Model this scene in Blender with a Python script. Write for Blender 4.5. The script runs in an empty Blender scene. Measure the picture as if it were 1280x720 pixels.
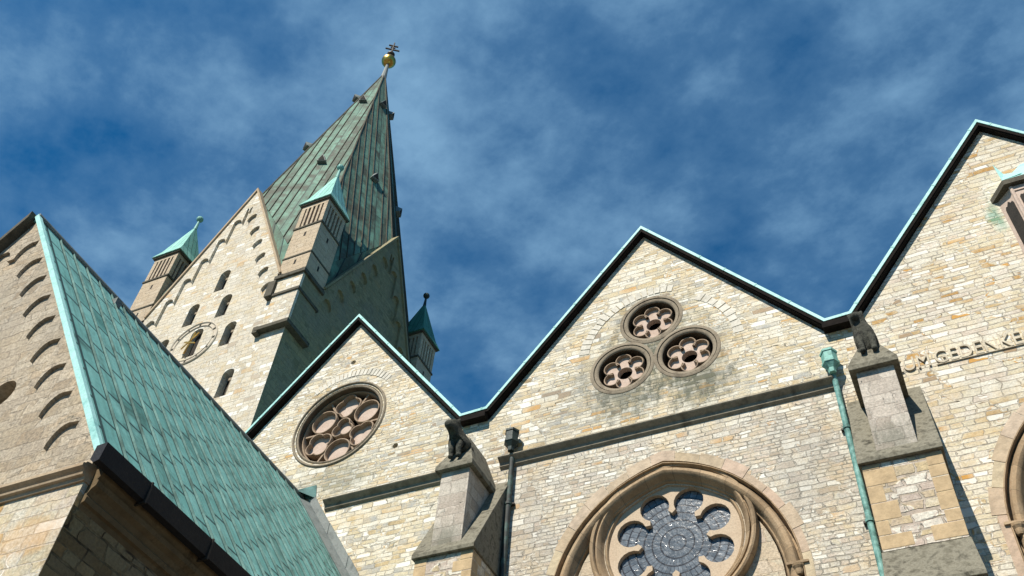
import bpy, bmesh, math, random
from mathutils import Vector, Matrix
from mathutils.geometry import tessellate_polygon
random.seed(7)
R = math.radians
sc = bpy.context.scene
col = sc.collection

# ------------------------------------------------------------------ camera
cd = bpy.data.cameras.new("camera"); cam = bpy.data.objects.new("camera", cd); col.objects.link(cam)
right = Vector((0.90676, 0.41647, 0.06588)); down = Vector((-0.27389, 0.70056, -0.65894)); fwd = Vector((-0.32058, 0.57945, 0.74931))
m3 = Matrix((right, -down, -fwd)).transposed()
cam.matrix_world = Matrix.Translation((0, 0, 1.6)) @ m3.to_4x4()
cd.sensor_width = 36; cd.lens = 34.64; cd.clip_end = 5000
sc.camera = cam

# ------------------------------------------------------------------ light and sky
SUN_EL, SUN_AZ = 48.0, 10.0          # elevation; degrees west (left) of the wall's normal
sd = Vector((-math.sin(R(SUN_AZ))*math.cos(R(SUN_EL)), -math.cos(R(SUN_AZ))*math.cos(R(SUN_EL)), math.sin(R(SUN_EL))))
sl = bpy.data.lights.new("sun", 'SUN'); so = bpy.data.objects.new("sun", sl); col.objects.link(so)
sl.energy = 5.0; sl.angle = R(0.5); sl.color = (1, .93, .82)
so.rotation_euler = sd.to_track_quat('Z', 'Y').to_euler(); so.location = (-20, -40, 80)
sc.view_settings.view_transform = 'Standard'; sc.view_settings.look = 'None'
sc.view_settings.exposure = 0.6; sc.view_settings.gamma = 1; sc.view_settings.use_curve_mapping = False
w = bpy.data.worlds.new("World"); sc.world = w; w.use_nodes = True
nt = w.node_tree; N = nt.nodes; L = nt.links
for n in list(N): N.remove(n)
sky = N.new('ShaderNodeTexSky'); sky.sky_type = 'NISHITA'; sky.sun_disc = False
sky.sun_elevation = R(SUN_EL); sky.sun_rotation = math.atan2(sd.x, sd.y)
sky.air_density = 1.0; sky.dust_density = .15; sky.ozone_density = 4.0
tc = N.new('ShaderNodeTexCoord'); sep = N.new('ShaderNodeSeparateXYZ'); L.new(tc.outputs['Generated'], sep.inputs[0])
mx = N.new('ShaderNodeMath'); mx.operation = 'MAXIMUM'; mx.inputs[1].default_value = .06; L.new(sep.outputs[2], mx.inputs[0])
dv = N.new('ShaderNodeVectorMath'); dv.operation = 'DIVIDE'; cb = N.new('ShaderNodeCombineXYZ')
for i in range(3): L.new(mx.outputs[0], cb.inputs[i])
L.new(tc.outputs['Generated'], dv.inputs[0]); L.new(cb.outputs[0], dv.inputs[1])
mp = N.new('ShaderNodeMapping'); mp.inputs['Scale'].default_value = (1.0, 1.12, 1); mp.inputs['Rotation'].default_value = (0, 0, R(35)); mp.inputs['Location'].default_value = (3.4, 2.3, 0)
L.new(dv.outputs[0], mp.inputs[0])
def wnoise(scale, det, rough, dist):
    n = N.new('ShaderNodeTexNoise'); n.inputs['Scale'].default_value = scale; n.inputs['Detail'].default_value = det
    n.inputs['Roughness'].default_value = rough; n.inputs['Distortion'].default_value = dist; L.new(mp.outputs[0], n.inputs['Vector']); return n
def wmath(op, a, b_):
    n = N.new('ShaderNodeMath'); n.operation = op
    for k, v in ((0, a), (1, b_)):
        if isinstance(v, (int, float)): n.inputs[k].default_value = v
        else: L.new(v, n.inputs[k])
    return n.outputs[0]
n1 = wnoise(1.5, 4, .5, .0).outputs[0]; n2 = wnoise(5.0, 10, .58, .08).outputs[0]; n3 = wnoise(15, 8, .62, .05).outputs[0]
den = wmath('ADD', wmath('ADD', wmath('MULTIPLY', n1, .60), wmath('MULTIPLY', n2, .58)), wmath('MULTIPLY', n3, .20))
cr = N.new('ShaderNodeValToRGB'); e_ = cr.color_ramp.elements
e_[0].position = .565; e_[0].color = (0, 0, 0, 1); e_[1].position = .91; e_[1].color = (1, 1, 1, 1)
x_ = e_.new(.72); x_.color = (.30, .30, .30, 1)
L.new(den, cr.inputs[0])
tint = N.new('ShaderNodeMix'); tint.data_type = 'RGBA'; tint.blend_type = 'MULTIPLY'; tint.inputs[0].default_value = 1
L.new(sky.outputs[0], tint.inputs[6]); tint.inputs[7].default_value = (.03, .92, 1.36, 1)
cl = N.new('ShaderNodeMix'); cl.data_type = 'RGBA'; L.new(cr.outputs[0], cl.inputs[0]); L.new(tint.outputs[2], cl.inputs[6]); cl.inputs[7].default_value = (2.6, 4.95, 7.6, 1)
bg = N.new('ShaderNodeBackground'); bg.inputs[1].default_value = .052; L.new(cl.outputs[2], bg.inputs[0])
ow = N.new('ShaderNodeOutputWorld'); L.new(bg.outputs[0], ow.inputs[0])

# ------------------------------------------------------------------ materials
class G:
    """small node-graph helper"""
    def __init__(s, name):
        s.m = bpy.data.materials.new(name); s.m.use_nodes = True; s.n = s.m.node_tree.nodes; s.l = s.m.node_tree.links
        s.b = s.n['Principled BSDF']
    def node(s, t, **k):
        x = s.n.new(t)
        for a, v in k.items(): setattr(x, a, v)
        return x
    def put(s, sock, v):
        if isinstance(v, (int, float)): sock.default_value = v
        elif isinstance(v, tuple): sock.default_value = v if len(v) != 3 or sock.type == 'VECTOR' else v + (1,)
        else: s.l.new(v, sock)
    def math(s, op, a, b=0.0, c=None):
        x = s.node('ShaderNodeMath', operation=op); s.put(x.inputs[0], a); s.put(x.inputs[1], b)
        if c is not None: s.put(x.inputs[2], c)
        return x.outputs[0]
    def noise(s, v, scale, det=4, rough=.55, dist=0):
        x = s.node('ShaderNodeTexNoise'); s.put(x.inputs['Vector'], v); x.inputs['Scale'].default_value = scale
        x.inputs['Detail'].default_value = det; x.inputs['Roughness'].default_value = rough; x.inputs['Distortion'].default_value = dist
        return x.outputs[0]
    def ramp(s, f, stops, interp='LINEAR'):
        x = s.node('ShaderNodeValToRGB'); e = x.color_ramp.elements; x.color_ramp.interpolation = interp
        while len(e) < len(stops): e.new(.5)
        for el, (p, c) in zip(e, stops):
            el.position = p; el.color = (c, c, c, 1) if isinstance(c, (int, float)) else tuple(c) + (1,)
        s.put(x.inputs[0], f); return x.outputs[0]
    def mix(s, f, a, b, mode='MIX'):
        x = s.node('ShaderNodeMix', data_type='RGBA', blend_type=mode); s.put(x.inputs[0], f); s.put(x.inputs[6], a); s.put(x.inputs[7], b); return x.outputs[2]
    def fmix(s, f, a, b):
        x = s.node('ShaderNodeMix', data_type='FLOAT'); s.put(x.inputs[0], f); s.put(x.inputs[2], a); s.put(x.inputs[3], b); return x.outputs[0]
    def comb(s, a, b, c=0.0):
        x = s.node('ShaderNodeCombineXYZ'); s.put(x.inputs[0], a); s.put(x.inputs[1], b); s.put(x.inputs[2], c); return x.outputs[0]
    def sep(s, v):
        x = s.node('ShaderNodeSeparateXYZ'); s.put(x.inputs[0], v); return x.outputs
    def pos(s):
        return s.node('ShaderNodeNewGeometry').outputs['Position']
    def wall_uv(s):
        """u along the wall (x, or y where the wall faces east or west), v up"""
        g = s.node('ShaderNodeNewGeometry'); p = s.sep(g.outputs['Position']); n = s.sep(g.outputs['True Normal'])
        f = s.math('GREATER_THAN', s.math('ABSOLUTE', n[0]), .72)
        return s.fmix(f, p[0], s.math('ADD', p[1], 31.37)), p[2], g.outputs['Position'], p
    def bump(s, h, strength, dist=.02):
        x = s.node('ShaderNodeBump'); x.inputs['Strength'].default_value = strength; x.inputs['Distance'].default_value = dist
        s.put(x.inputs['Height'], h); s.l.new(x.outputs[0], s.b.inputs['Normal'])
    def fin(s, c, rough=.9, metal=0.0, spec=.25):
        s.put(s.b.inputs['Base Color'], c); s.put(s.b.inputs['Roughness'], rough); s.put(s.b.inputs['Metallic'], metal)
        s.b.inputs['Specular IOR Level'].default_value = spec; return s.m

def masonry(name, pal, mortar, bw=.44, bh=.108, bw2=.60, bh2=.16, mort=.014, mixpos=.52, stains=(), zone=None, grime=.25, joint=.82, speck=.38, off=0.0, honey=.6, accent=0.0):
    g = G(name); u, v, P, xyz = g.wall_uv()
    v = g.math('ADD', v, off)
    uv = g.comb(u, v)
    # courses of unequal height: warp v by a smooth function of v alone, joints wander with u
    wv = g.math('MULTIPLY', g.math('SUBTRACT', g.noise(g.comb(0.0, v), 1.7, 2), .5), .34)
    wob = g.math('MULTIPLY', g.math('SUBTRACT', g.noise(uv, 2.6, 4), .5), .075)
    wu = g.math('MULTIPLY', g.math('SUBTRACT', g.noise(uv, 3.1, 2), .5), .26)
    q = g.comb(g.math('ADD', u, wu), g.math('ADD', g.math('ADD', v, wv), wob))
    def brick(bw, bh, sq, shift):
        b = g.node('ShaderNodeTexBrick'); b.offset = .43; b.offset_frequency = 2; b.squash = sq; b.squash_frequency = 3
        mpn = g.node('ShaderNodeMapping'); mpn.inputs['Location'].default_value = (shift, shift*.37, 0); g.l.new(q, mpn.inputs[0])
        g.l.new(mpn.outputs[0], b.inputs['Vector'])
        b.inputs['Color1'].default_value = (0, 0, 0, 1); b.inputs['Color2'].default_value = (1, 1, 1, 1); b.inputs['Mortar'].default_value = (.5, .5, .5, 1)
        b.inputs['Scale'].default_value = 1; b.inputs['Mortar Size'].default_value = mort; b.inputs['Mortar Smooth'].default_value = .35
        b.inputs['Bias'].default_value = 0; b.inputs['Brick Width'].default_value = bw; b.inputs['Row Height'].default_value = bh
        return b
    a = brick(bw, bh, .62, 0); c = brick(bw2, bh2, .7, 5.3)
    zone_f = g.ramp(g.noise(uv, .55, 3, .6), [(mixpos-.015, 0.0), (mixpos+.015, 1.0)])
    val = g.mix(zone_f, a.outputs['Color'], c.outputs['Color']); fac = g.fmix(zone_f, a.outputs['Fac'], c.outputs['Fac'])
    # a second random per stone so neighbours do not share the ramp order
    hue = g.noise(uv, .8, 5, .65)
    t = g.math('ADD', g.math('MULTIPLY', val, .66), g.math('MULTIPLY', hue, .44))
    t = g.math('SUBTRACT', t, .06)
    cstone = g.ramp(t, pal)
    fine = g.noise(P, 21, 6, .7)
    cstone = g.mix(1.0, cstone, g.ramp(fine, [(.25, (1-speck*1.3,)*3), (.72, (1+speck*.45,)*3)]), 'MULTIPLY')
    honey_f = g.ramp(g.noise(uv, 1.35, 6, .7), [(.47, 0.0), (.68, honey)])
    cstone = g.mix(honey_f, cstone, (.60, .45, .24))
    if accent:   # single ochre and brown stones among the pale ones
        patch_ = g.ramp(g.noise(uv, .9, 3), [(.42, .15), (.6, 1.0)])
        cstone = g.mix(g.math('MULTIPLY', g.math('MULTIPLY', g.ramp(val, [(.585, 0.0), (.592, 1.0), (.64, 1.0), (.647, 0.0)]), patch_), accent), cstone, (.50, .27, .07))
        cstone = g.mix(g.math('MULTIPLY', g.ramp(val, [(.30, 0.0), (.304, 1.0), (.325, 1.0), (.33, 0.0)]), accent*.8), cstone, (.27, .17, .085))
        cstone = g.mix(g.math('MULTIPLY', g.ramp(val, [(.40, 0.0), (.405, 1.0), (.47, 1.0), (.475, 0.0)]), .7), cstone, (.80, .78, .70))
    # weather: broad grey clouds of dirt and thin horizontal wear
    big = g.noise(P, .33, 6, .62)
    cstone = g.mix(g.ramp(big, [(.42, 0.0), (.72, grime)]), cstone, (.20, .19, .165))
    streak = g.noise(g.comb(g.math('MULTIPLY', u, 3.2), g.math('MULTIPLY', v, .32)), 1.0, 5, .6)
    cstone = g.mix(g.ramp(streak, [(.55, 0.0), (.78, grime*.9)]), cstone, (.17, .155, .12))
    jn = g.math('MULTIPLY', fac, g.ramp(g.noise(uv, 3.3, 3, .6), [(.40, .10), (.64, 1.0)]))
    cc = g.mix(g.math('MULTIPLY', jn, joint), cstone, mortar)
    for (sx, sz, rx, rz, amt, sc_) in stains:
        dx = g.math('DIVIDE', g.math('SUBTRACT', xyz[0], sx), rx); dz = g.math('DIVIDE', g.math('SUBTRACT', xyz[2], sz), rz)
        d = g.math('SQRT', g.math('ADD', g.math('MULTIPLY', dx, dx), g.math('MULTIPLY', dz, dz)))
        d = g.math('ADD', d, g.math('MULTIPLY', g.math('SUBTRACT', g.noise(g.comb(g.math('MULTIPLY', xyz[0], 1.7), xyz[1], g.math('MULTIPLY', xyz[2], .8)), 2.6, 7, .75), .5), 2.3))
        cc = g.mix(g.math('MULTIPLY', g.ramp(d, [(.35, amt), (1.15, 0.0)]), g.ramp(val, [(.1, 1.0), (.9, .62)])), cc, sc_)
    h = g.math('ADD', g.math('MULTIPLY', g.math('SUBTRACT', 1.0, fac), 1.0), g.math('ADD', g.math('MULTIPLY', val, .55), g.math('MULTIPLY', fine, .5)))
    g.bump(h, 1.0, .035)
    return g.fin(cc, .92)

W1, W2, CR, TAN, ORG, GRY, PNK, DRK = (.76, .72, .61), (.67, .62, .50), (.63, .56, .40), (.52, .41, .24), (.45, .25, .07), (.40, .40, .37), (.50, .40, .33), (.27, .20, .12)
pal_up = [(.10, DRK), (.16, TAN), (.25, CR), (.34, GRY), (.40, W2), (.5, W1), (.60, CR), (.68, W1), (.75, W2), (.80, TAN), (.84, W1), (.885, ORG), (.91, TAN), (.95, W2), (.98, ORG)]
GRL = (.56, .53, .46)
pal_lo = [(.10, GRL), (.2, (.55, .47, .37)), (.3, W1), (.38, GRL), (.46, W2), (.55, (.52, .48, .42)), (.63, W1), (.71, (.56, .47, .38)), (.78, GRL), (.85, CR), (.92, TAN), (.97, W2)]
pal_og = [(.10, TAN), (.16, ORG), (.24, CR), (.36, W2), (.46, (.60, .51, .41)), (.54, W1), (.62, CR), (.70, W2), (.78, W1), (.84, TAN), (.88, ORG), (.93, W2), (.97, ORG)]
pal_tw = [(.10, TAN), (.2, (.60, .54, .42)), (.3, (.68, .63, .52)), (.42, (.56, .51, .42)), (.5, (.68, .63, .52)), (.62, (.58, .50, .35)), (.7, (.66, .61, .5)), (.8, (.60, .55, .44)), (.88, (.54, .47, .36)), (.94, TAN)]
pal_ch = [(.1, (.33, .25, .165)), (.22, (.40, .33, .235)), (.36, (.47, .40, .30)), (.5, (.42, .35, .26)), (.62, (.52, .45, .345)), (.76, (.45, .36, .25)), (.9, (.50, .41, .30)), (.96, (.36, .27, .18))]
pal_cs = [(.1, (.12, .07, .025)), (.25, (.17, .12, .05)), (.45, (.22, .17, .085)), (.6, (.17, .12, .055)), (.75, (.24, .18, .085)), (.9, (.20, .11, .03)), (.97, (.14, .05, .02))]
MOR = (.20, .18, .14)
MOSS = (.10, .105, .075)
M = {}
M['up1'] = masonry('pale limestone rubble', pal_up, MOR, grime=.16, stains=((-16.3, 19.6, 2.1, .9, .55, (.17, .17, .12)),), off=.3, accent=0.75)
M['up2'] = masonry('cream limestone rubble', pal_up, MOR, grime=.18, stains=((-6.7, 20.1, 1.2, 1.1, .9, MOSS), (-5.6, 21.1, .8, 1.6, .85, MOSS), (-4.6, 20.0, 1.2, 1.1, .9, MOSS), (-6.7, 21.2, 1.5, 1.5, .6, MOSS), (-4.8, 21.2, 1.5, 1.5, .6, MOSS), (-5.8, 22.8, 1.5, 1.4, .5, MOSS), (-7.9, 20.6, 2.2, 1.3, .35, (.22, .21, .18)), (-8.6, 19.4, 1.4, .6, .3, (.22, .21, .18))), accent=0.85)
M['up3'] = masonry('warm limestone rubble', pal_og, MOR, grime=.18, honey=.5, bh=.125, stains=((3.74, 23.15, .25, .8, .8, (.10, .27, .18)),), off=1.7, accent=1.0)
M['lo1'] = masonry('white limestone rubble', pal_up, MOR, grime=.15, bh=.14, off=.9, accent=0.75)
M['lo2'] = masonry('greyish limestone rubble', pal_lo, (.19, .175, .145), bw=.34, bh=.11, bw2=.46, bh2=.165, mort=.016, grime=.3, joint=.95, off=2.1, speck=.45, stains=((-9.2, 16.0, 1.2, 2.6, .35, (.24, .22, .19)), (-2.3, 16.6, 1.0, 1.9, .35, (.25, .23, .20))), accent=0.6)
M['lo3'] = masonry('patched limestone rubble', pal_og, MOR, bh=.15, grime=.3, off=3.2, accent=1.0)
M['tower'] = masonry('pale tower stone', pal_tw, (.30, .27, .21), bw=.75, bh=.30, bw2=.9, bh2=.4, mort=.016, grime=.28, joint=.5, honey=.4, accent=0.5)
M['towere'] = masonry('weathered shade darkened tower stone', [(.1, (.17, .15, .08)), (.3, (.25, .225, .13)), (.5, (.31, .27, .15)), (.7, (.24, .22, .13)), (.9, (.33, .25, .12))], (.10, .09, .06), bw=.75, bh=.30, bw2=.9, bh2=.4, grime=.5, joint=.4, honey=0.0)  # east face: weathering plus the side's shade painted into the stone colour
M['chapel'] = masonry('weathered beige render and stone', pal_ch, (.22, .19, .15), bw=.6, bh=.2, bw2=.8, bh2=.26, mixpos=.45, grime=.5, joint=.25, speck=.55, honey=0.15)
M['chapel_lo'] = masonry('yellowish weathered ashlar', [(a, tuple(.86*c for c in b)) for a, b in pal_og], (.34, .29, .21), bw=.62, bh=.21, bw2=.8, bh2=.28, grime=.5, joint=.4, off=.5, honey=.6, speck=.5, stains=((-11.6, 9.2, .9, .45, .6, (.50, .27, .08)), (-12.9, 8.6, .9, .4, .5, (.20, .18, .14))), accent=0.7)
M['chapel_side'] = masonry('shade darkened squared ashlar', pal_cs, (.03, .02, .01), bw=.52, bh=.21, bw2=.44, bh2=.25, mort=.017, grime=.3, joint=.95, honey=0.0)  # east side's shade is painted into this darker, browner palette
M['buttress'] = masonry('grey brown ashlar', [(.1, (.36, .30, .24)), (.3, (.52, .47, .40)), (.5, (.58, .52, .44)), (.7, (.42, .36, .30)), (.9, (.47, .40, .32))], (.26, .22, .18), bw=.55, bh=.33, bw2=.7, bh2=.4, grime=.55, joint=.5, stains=((-10.84, 15.5, .6, .6, .6, MOSS), (-.21, 15.5, .6, .6, .6, MOSS)), honey=0.0)
M['pier'] = masonry('pier rubble', [(.1, PNK), (.25, TAN), (.4, W1), (.5, PNK), (.62, W1), (.72, TAN), (.85, (.42, .36, .28)), (.95, W1)], (.30, .255, .195), bw=.42, bh=.19, bw2=.5, bh2=.23, mort=.03, grime=.3, joint=.95, honey=.12)

def plain(name, a, b, scale=3.0, rough=.9, bumps=.4, c=None, fine=24, spec=.25, bd=.02):
    g = G(name); P = g.pos(); n = g.noise(P, scale, 6, .65); f = g.noise(P, fine, 5, .7)
    stops = [(.32, a), (.66, b)] if c is None else [(.3, a), (.5, b), (.68, c)]
    cc = g.mix(1.0, g.ramp(n, stops), g.ramp(f, [(.25, (.72,)*3), (.75, (1.12,)*3)]), 'MULTIPLY')
    g.bump(g.math('ADD', n, g.math('MULTIPLY', f, .5)), bumps, bd)
    return g.fin(cc, rough, spec=spec)
def cut_frame():
    g = G('brown sandstone blocks'); P = g.pos(); p = g.sep(P)
    cxx = g.fmix(g.math('GREATER_THAN', p[0], -.7), -5.7, 4.42)
    a = g.math('MULTIPLY', g.math('ARCTAN2', g.math('SUBTRACT', p[2], 13.3), g.math('SUBTRACT', p[0], cxx)), 5.3)
    wn = g.node('ShaderNodeTexWhiteNoise', noise_dimensions='1D'); g.l.new(g.math('FLOOR', a), wn.inputs['W'])
    jl = g.math('LESS_THAN', g.math('FRACT', a), .022)
    n = g.noise(P, 1.6, 6, .65); f = g.noise(P, 22, 5, .7)
    c = g.ramp(n, [(.3, (.30, .205, .115)), (.5, (.34, .245, .15)), (.68, (.40, .30, .19))])
    c = g.mix(1.0, c, g.ramp(wn.outputs[0], [(0, (.80,)*3), (1, (1.14,)*3)]), 'MULTIPLY')
    c = g.mix(1.0, c, g.ramp(f, [(.25, (.70,)*3), (.75, (1.12,)*3)]), 'MULTIPLY')
    c = g.mix(g.ramp(g.noise(P, 2.9, 7, .72), [(.52, 0.0), (.70, .6)]), c, (.12, .09, .06))
    c = g.mix(g.math('MULTIPLY', jl, .65), c, (.10, .075, .05))
    g.bump(g.math('ADD', n, g.math('MULTIPLY', f, .6)), .6, .02)
    return g.fin(c)
M['frame'] = cut_frame()
M['frame_pale'] = plain('pink sandstone surround', (.52, .38, .27), (.47, .38, .25), 1.1, c=(.56, .46, .36))
M['ringstone'] = plain('grey brown ring stone', (.13, .105, .075), (.26, .215, .155), 3.2, c=(.19, .16, .115))
M['tracery'] = plain('beige tracery stone', (.44, .34, .24), (.50, .40, .29), 3)
M['infill'] = plain('pinkish infill plaster', (.44, .33, .26), (.52, .42, .35), 2.2)
M['spandrel'] = masonry('beige spandrel ashlar', [(.1, PNK), (.3, (.50, .44, .33)), (.5, (.52, .42, .30)), (.7, (.54, .46, .36)), (.9, (.46, .38, .22))], (.34, .29, .22), bw=.7, bh=.4, bw2=.7, bh2=.4, grime=.15, joint=.6, honey=0.0)
M['void'] = plain('shade black recess stone', (.02, .018, .015), (.035, .03, .025), 3)  # near-black backing, paints the shade inside deep openings
M['moss'] = plain('mossy weathered stone', (.035, .032, .022), (.20, .185, .14), 4.2, c=(.09, .082, .058), bumps=.8)
M['mossd'] = plain('dark weathered stone', (.035, .032, .024), (.10, .09, .066), 2.6, c=(.06, .055, .04), bumps=.8)
M['soot'] = plain('blackened carved stone', (.008, .008, .007), (.075, .075, .058), 5, bumps=1.0, c=(.02, .02, .016), bd=.05)
M['string'] = plain('stained shade darkened string stone', (.10, .085, .06), (.27, .235, .175), 1.9, c=(.17, .145, .105))  # stained stone, darkened further to paint in the shade under the ledge
M['dark'] = plain('dark stained timber', (.006, .005, .004), (.016, .012, .010), 5, .9, spec=.1)
M['gutter'] = plain('black painted gutter', (.006, .006, .007), (.014, .012, .012), 3, .55)
M['reveal'] = plain('grimy shade darkened reveal stone', (.06, .045, .03), (.12, .09, .06), 2.5)  # grime plus painted shade for the unlit inside of the rings
M['clock'] = plain('pale clock stone', (.46, .40, .31), (.56, .50, .40), 1.2)
M['cornice'] = plain('dark brown cornice stone', (.05, .032, .014), (.13, .09, .045), 1.5, c=(.085, .056, .026))  # dark brown mottled tone
M['tracery_dark'] = plain('brown tracery stone', (.24, .175, .12), (.36, .27, .19), 3)  # darker than the other tracery, painting in shade on its inner faces
M['letters'] = plain('weathered letter stone', (.38, .33, .25), (.60, .53, .40), 2.5)
M['coping'] = plain('tan coping stone', (.33, .24, .15), (.44, .35, .24), 1.1)
M['brick'] = plain('reddish louvre timber', (.16, .06, .035), (.22, .09, .05), 2)
M['turret'] = masonry('tan turret ashlar', [(.1, (.46, .36, .25)), (.35, (.52, .42, .30)), (.6, (.48, .38, .26)), (.85, (.55, .46, .34))], (.30, .23, .16), bw=.9, bh=.4, bw2=1.0, bh2=.5, grime=.2, joint=.35, honey=.12)
M['voussoir'] = plain('pale voussoir stone', (.46, .43, .36), (.68, .64, .55), 3.5)
M['ground'] = masonry('grey paving', [(.1, (.10, .095, .09)), (.5, (.13, .125, .115)), (.9, (.15, .14, .125))], (.06, .06, .055), bw=.3, bh=.2, honey=0.0)
M['pipe_dark'] = plain('blackened copper pipe', (.014, .017, .016), (.035, .04, .037), 2.5, .55, c=(.07, .16, .14), bumps=.2)
M['pipe_green'] = plain('verdigris copper pipe', (.035, .085, .075), (.13, .29, .26), 5.5, .65, c=(.24, .44, .41), bumps=.5)
M['head_dark'] = plain('blackened rainwater head', (.014, .022, .020), (.03, .05, .045), 4, .5)
M['head_green'] = plain('verdigris rainwater head', (.07, .20, .17), (.20, .44, .38), 5, .6, c=(.14, .35, .30))
g = G('gilded copper'); M['gold'] = g.fin(g.ramp(g.noise(g.pos(), 2.5), [(.35, (.45, .25, .05)), (.65, (.75, .48, .12))]), .32, 1.0)
M['iron'] = plain('dark iron', (.02, .017, .014), (.05, .04, .03), 4, .6)
M['edge'] = plain('pale verdigris edge', (.20, .45, .42), (.38, .66, .62), 2.3, .6, c=(.30, .58, .54), bumps=.3)
M['edge2'] = plain('verdigris lap joint', (.16, .38, .35), (.30, .56, .52), 2.3, .6)
M['lead'] = plain('grey lead flashing', (.10, .115, .11), (.20, .22, .21), 2.5, .6, c=(.14, .17, .16))

def copper(name, stops, strip, length, streak=.5, dark=(.055, .085, .07), patch=.35, seed=0.0, joint=.016, vary=.55):
    g = G(name); uvn = g.node('ShaderNodeUVMap'); uvn.uv_map = 'UVMap'; s = g.sep(uvn.outputs[0])
    b = g.node('ShaderNodeTexBrick'); b.offset = .5; b.offset_frequency = 2; b.squash = 1
    g.l.new(uvn.outputs[0], b.inputs['Vector'])
    b.inputs['Color1'].default_value = (0, 0, 0, 1); b.inputs['Color2'].default_value = (1, 1, 1, 1); b.inputs['Mortar'].default_value = (.5, .5, .5, 1)
    b.inputs['Scale'].default_value = 1; b.inputs['Mortar Size'].default_value = joint; b.inputs['Brick Width'].default_value = length; b.inputs['Row Height'].default_value = strip; b.inputs['Mortar Smooth'].default_value = .0
    P = g.pos(); big = g.noise(P, .5, 5, .6)
    t = g.math('ADD', g.math('MULTIPLY', b.outputs['Color'], vary), g.math('MULTIPLY', big, 1.05-vary))
    c = g.ramp(t, stops)
    st = g.noise(g.comb(g.math('MULTIPLY', s[0], .35), g.math('MULTIPLY', s[1], 5.0), seed), 1.0, 6, .65)
    c = g.mix(g.ramp(st, [(.46, 0.0), (.70, streak)]), c, dark)
    blot = g.noise(P, .8, 7, .72, .8)
    c = g.mix(g.ramp(blot, [(.51, 0.0), (.66, patch)]), c, dark)
    c = g.mix(1.0, c, g.ramp(g.noise(P, 14, 5, .7), [(.25, (.78,)*3), (.75, (1.12,)*3)]), 'MULTIPLY')
    c = g.mix(g.math('MULTIPLY', b.outputs['Fac'], .9), c, (.012, .026, .026))
    h = g.math('ADD', g.math('MULTIPLY', g.math('SUBTRACT', 1.0, b.outputs['Fac']), .6), g.math('ADD', g.math('MULTIPLY', b.outputs['Color'], .5), g.math('MULTIPLY', g.noise(P, 3.0, 4), .9)))
    g.bump(h, .5, .02)
    return g.fin(c, .68, 0.0, .18)
M['roof'] = copper('green copper sheet', [(.20, (.05, .16, .14)), (.34, (.125, .325, .29)), (.46, (.195, .43, .39)), (.58, (.14, .355, .32)), (.7, (.175, .40, .36)), (.84, (.075, .23, .20))], .46, 1.02, .5, (.035, .075, .058), patch=.7, joint=.042, vary=.36)
M['spire'] = copper('streaked copper sheet', [(.22, (.045, .055, .04)), (.34, (.12, .25, .185)), (.46, (.055, .065, .046)), (.56, (.15, .29, .215)), (.66, (.06, .07, .05)), (.76, (.11, .22, .16)), (.86, (.06, .075, .055))], .58, 30.0, .75, (.075, .065, .05), .4, 3.3, joint=.03)
M['cap'] = copper('bright verdigris sheet', [(.2, (.22, .47, .40)), (.6, (.30, .58, .50)), (.85, (.24, .50, .43))], .4, 3.0, .2, patch=.1)
M['capd'] = copper('deep green copper sheet', [(.2, (.05, .17, .12)), (.6, (.07, .24, .17)), (.85, (.06, .20, .15))], .4, 3.0, .3, patch=.1)

M['roofseam'] = plain('green copper seam', (.03, .075, .066), (.13, .26, .24), 1.6, .6)
g = G('leaded window glass'); P = g.pos(); p = g.sep(P)
dx = g.math('ADD', p[0], 5.6); dz = g.math('SUBTRACT', p[2], 15.42)
rr = g.math('SQRT', g.math('ADD', g.math('MULTIPLY', dx, dx), g.math('MULTIPLY', dz, dz))); an = g.math('ARCTAN2', dz, dx)
b = g.node('ShaderNodeTexBrick'); g.l.new(g.comb(g.math('MULTIPLY', an, 1.2732*2), rr), b.inputs['Vector'])
b.inputs['Color1'].default_value = (0, 0, 0, 1); b.inputs['Color2'].default_value = (1, 1, 1, 1); b.inputs['Scale'].default_value = 1; b.inputs['Brick Width'].default_value = .34; b.inputs['Row Height'].default_value = .21; b.inputs['Mortar Size'].default_value = .02
vo = g.node('ShaderNodeTexVoronoi'); vo.inputs['Scale'].default_value = 9; g.l.new(P, vo.inputs['Vector'])
c = g.mix(b.outputs['Color'], (.065, .08, .095), (.12, .14, .16)); c = g.mix(1.0, c, g.ramp(g.noise(P, 9, 5, .7), [(.3, (.6,)*3), (.7, (1.35,)*3)]), 'MULTIPLY')
c = g.mix(b.outputs['Fac'], c, (.02, .02, .022))
bumph = g.math('ADD', g.math('MULTIPLY', g.sep(vo.outputs['Color'])[0], .9), g.math('MULTIPLY', g.noise(P, 7, 3), 1.2))
g.bump(bumph, .25, .03)
M['glass'] = g.fin(c, .17, 0.0, .5)

g = G('quoin ashlar'); ri = g.node('ShaderNodeObjectInfo'); geo = g.node('ShaderNodeNewGeometry')
c = g.ramp(geo.outputs['Random Per Island'], [(0, (.42, .25, .10)), (.25, (.46, .33, .18)), (.5, (.40, .34, .26)), (.7, (.48, .32, .15)), (.85, (.45, .24, .08)), (1, (.38, .33, .27))])
P = g.pos(); c = g.mix(1.0, c, g.ramp(g.noise(P, 4, 6, .7), [(.3, (.7,)*3), (.7, (1.12,)*3)]), 'MULTIPLY'); g.bump(g.noise(P, 9, 6, .7), .6, .02)
M['quoin'] = g.fin(c)
g = G('pink surround stones'); geo = g.node('ShaderNodeNewGeometry')
c = g.ramp(geo.outputs['Random Per Island'], [(0, (.47, .34, .25)), (.25, (.50, .40, .30)), (.5, (.44, .35, .23)), (.7, (.52, .39, .30)), (.85, (.50, .42, .28)), (1, (.42, .31, .24))])
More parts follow.
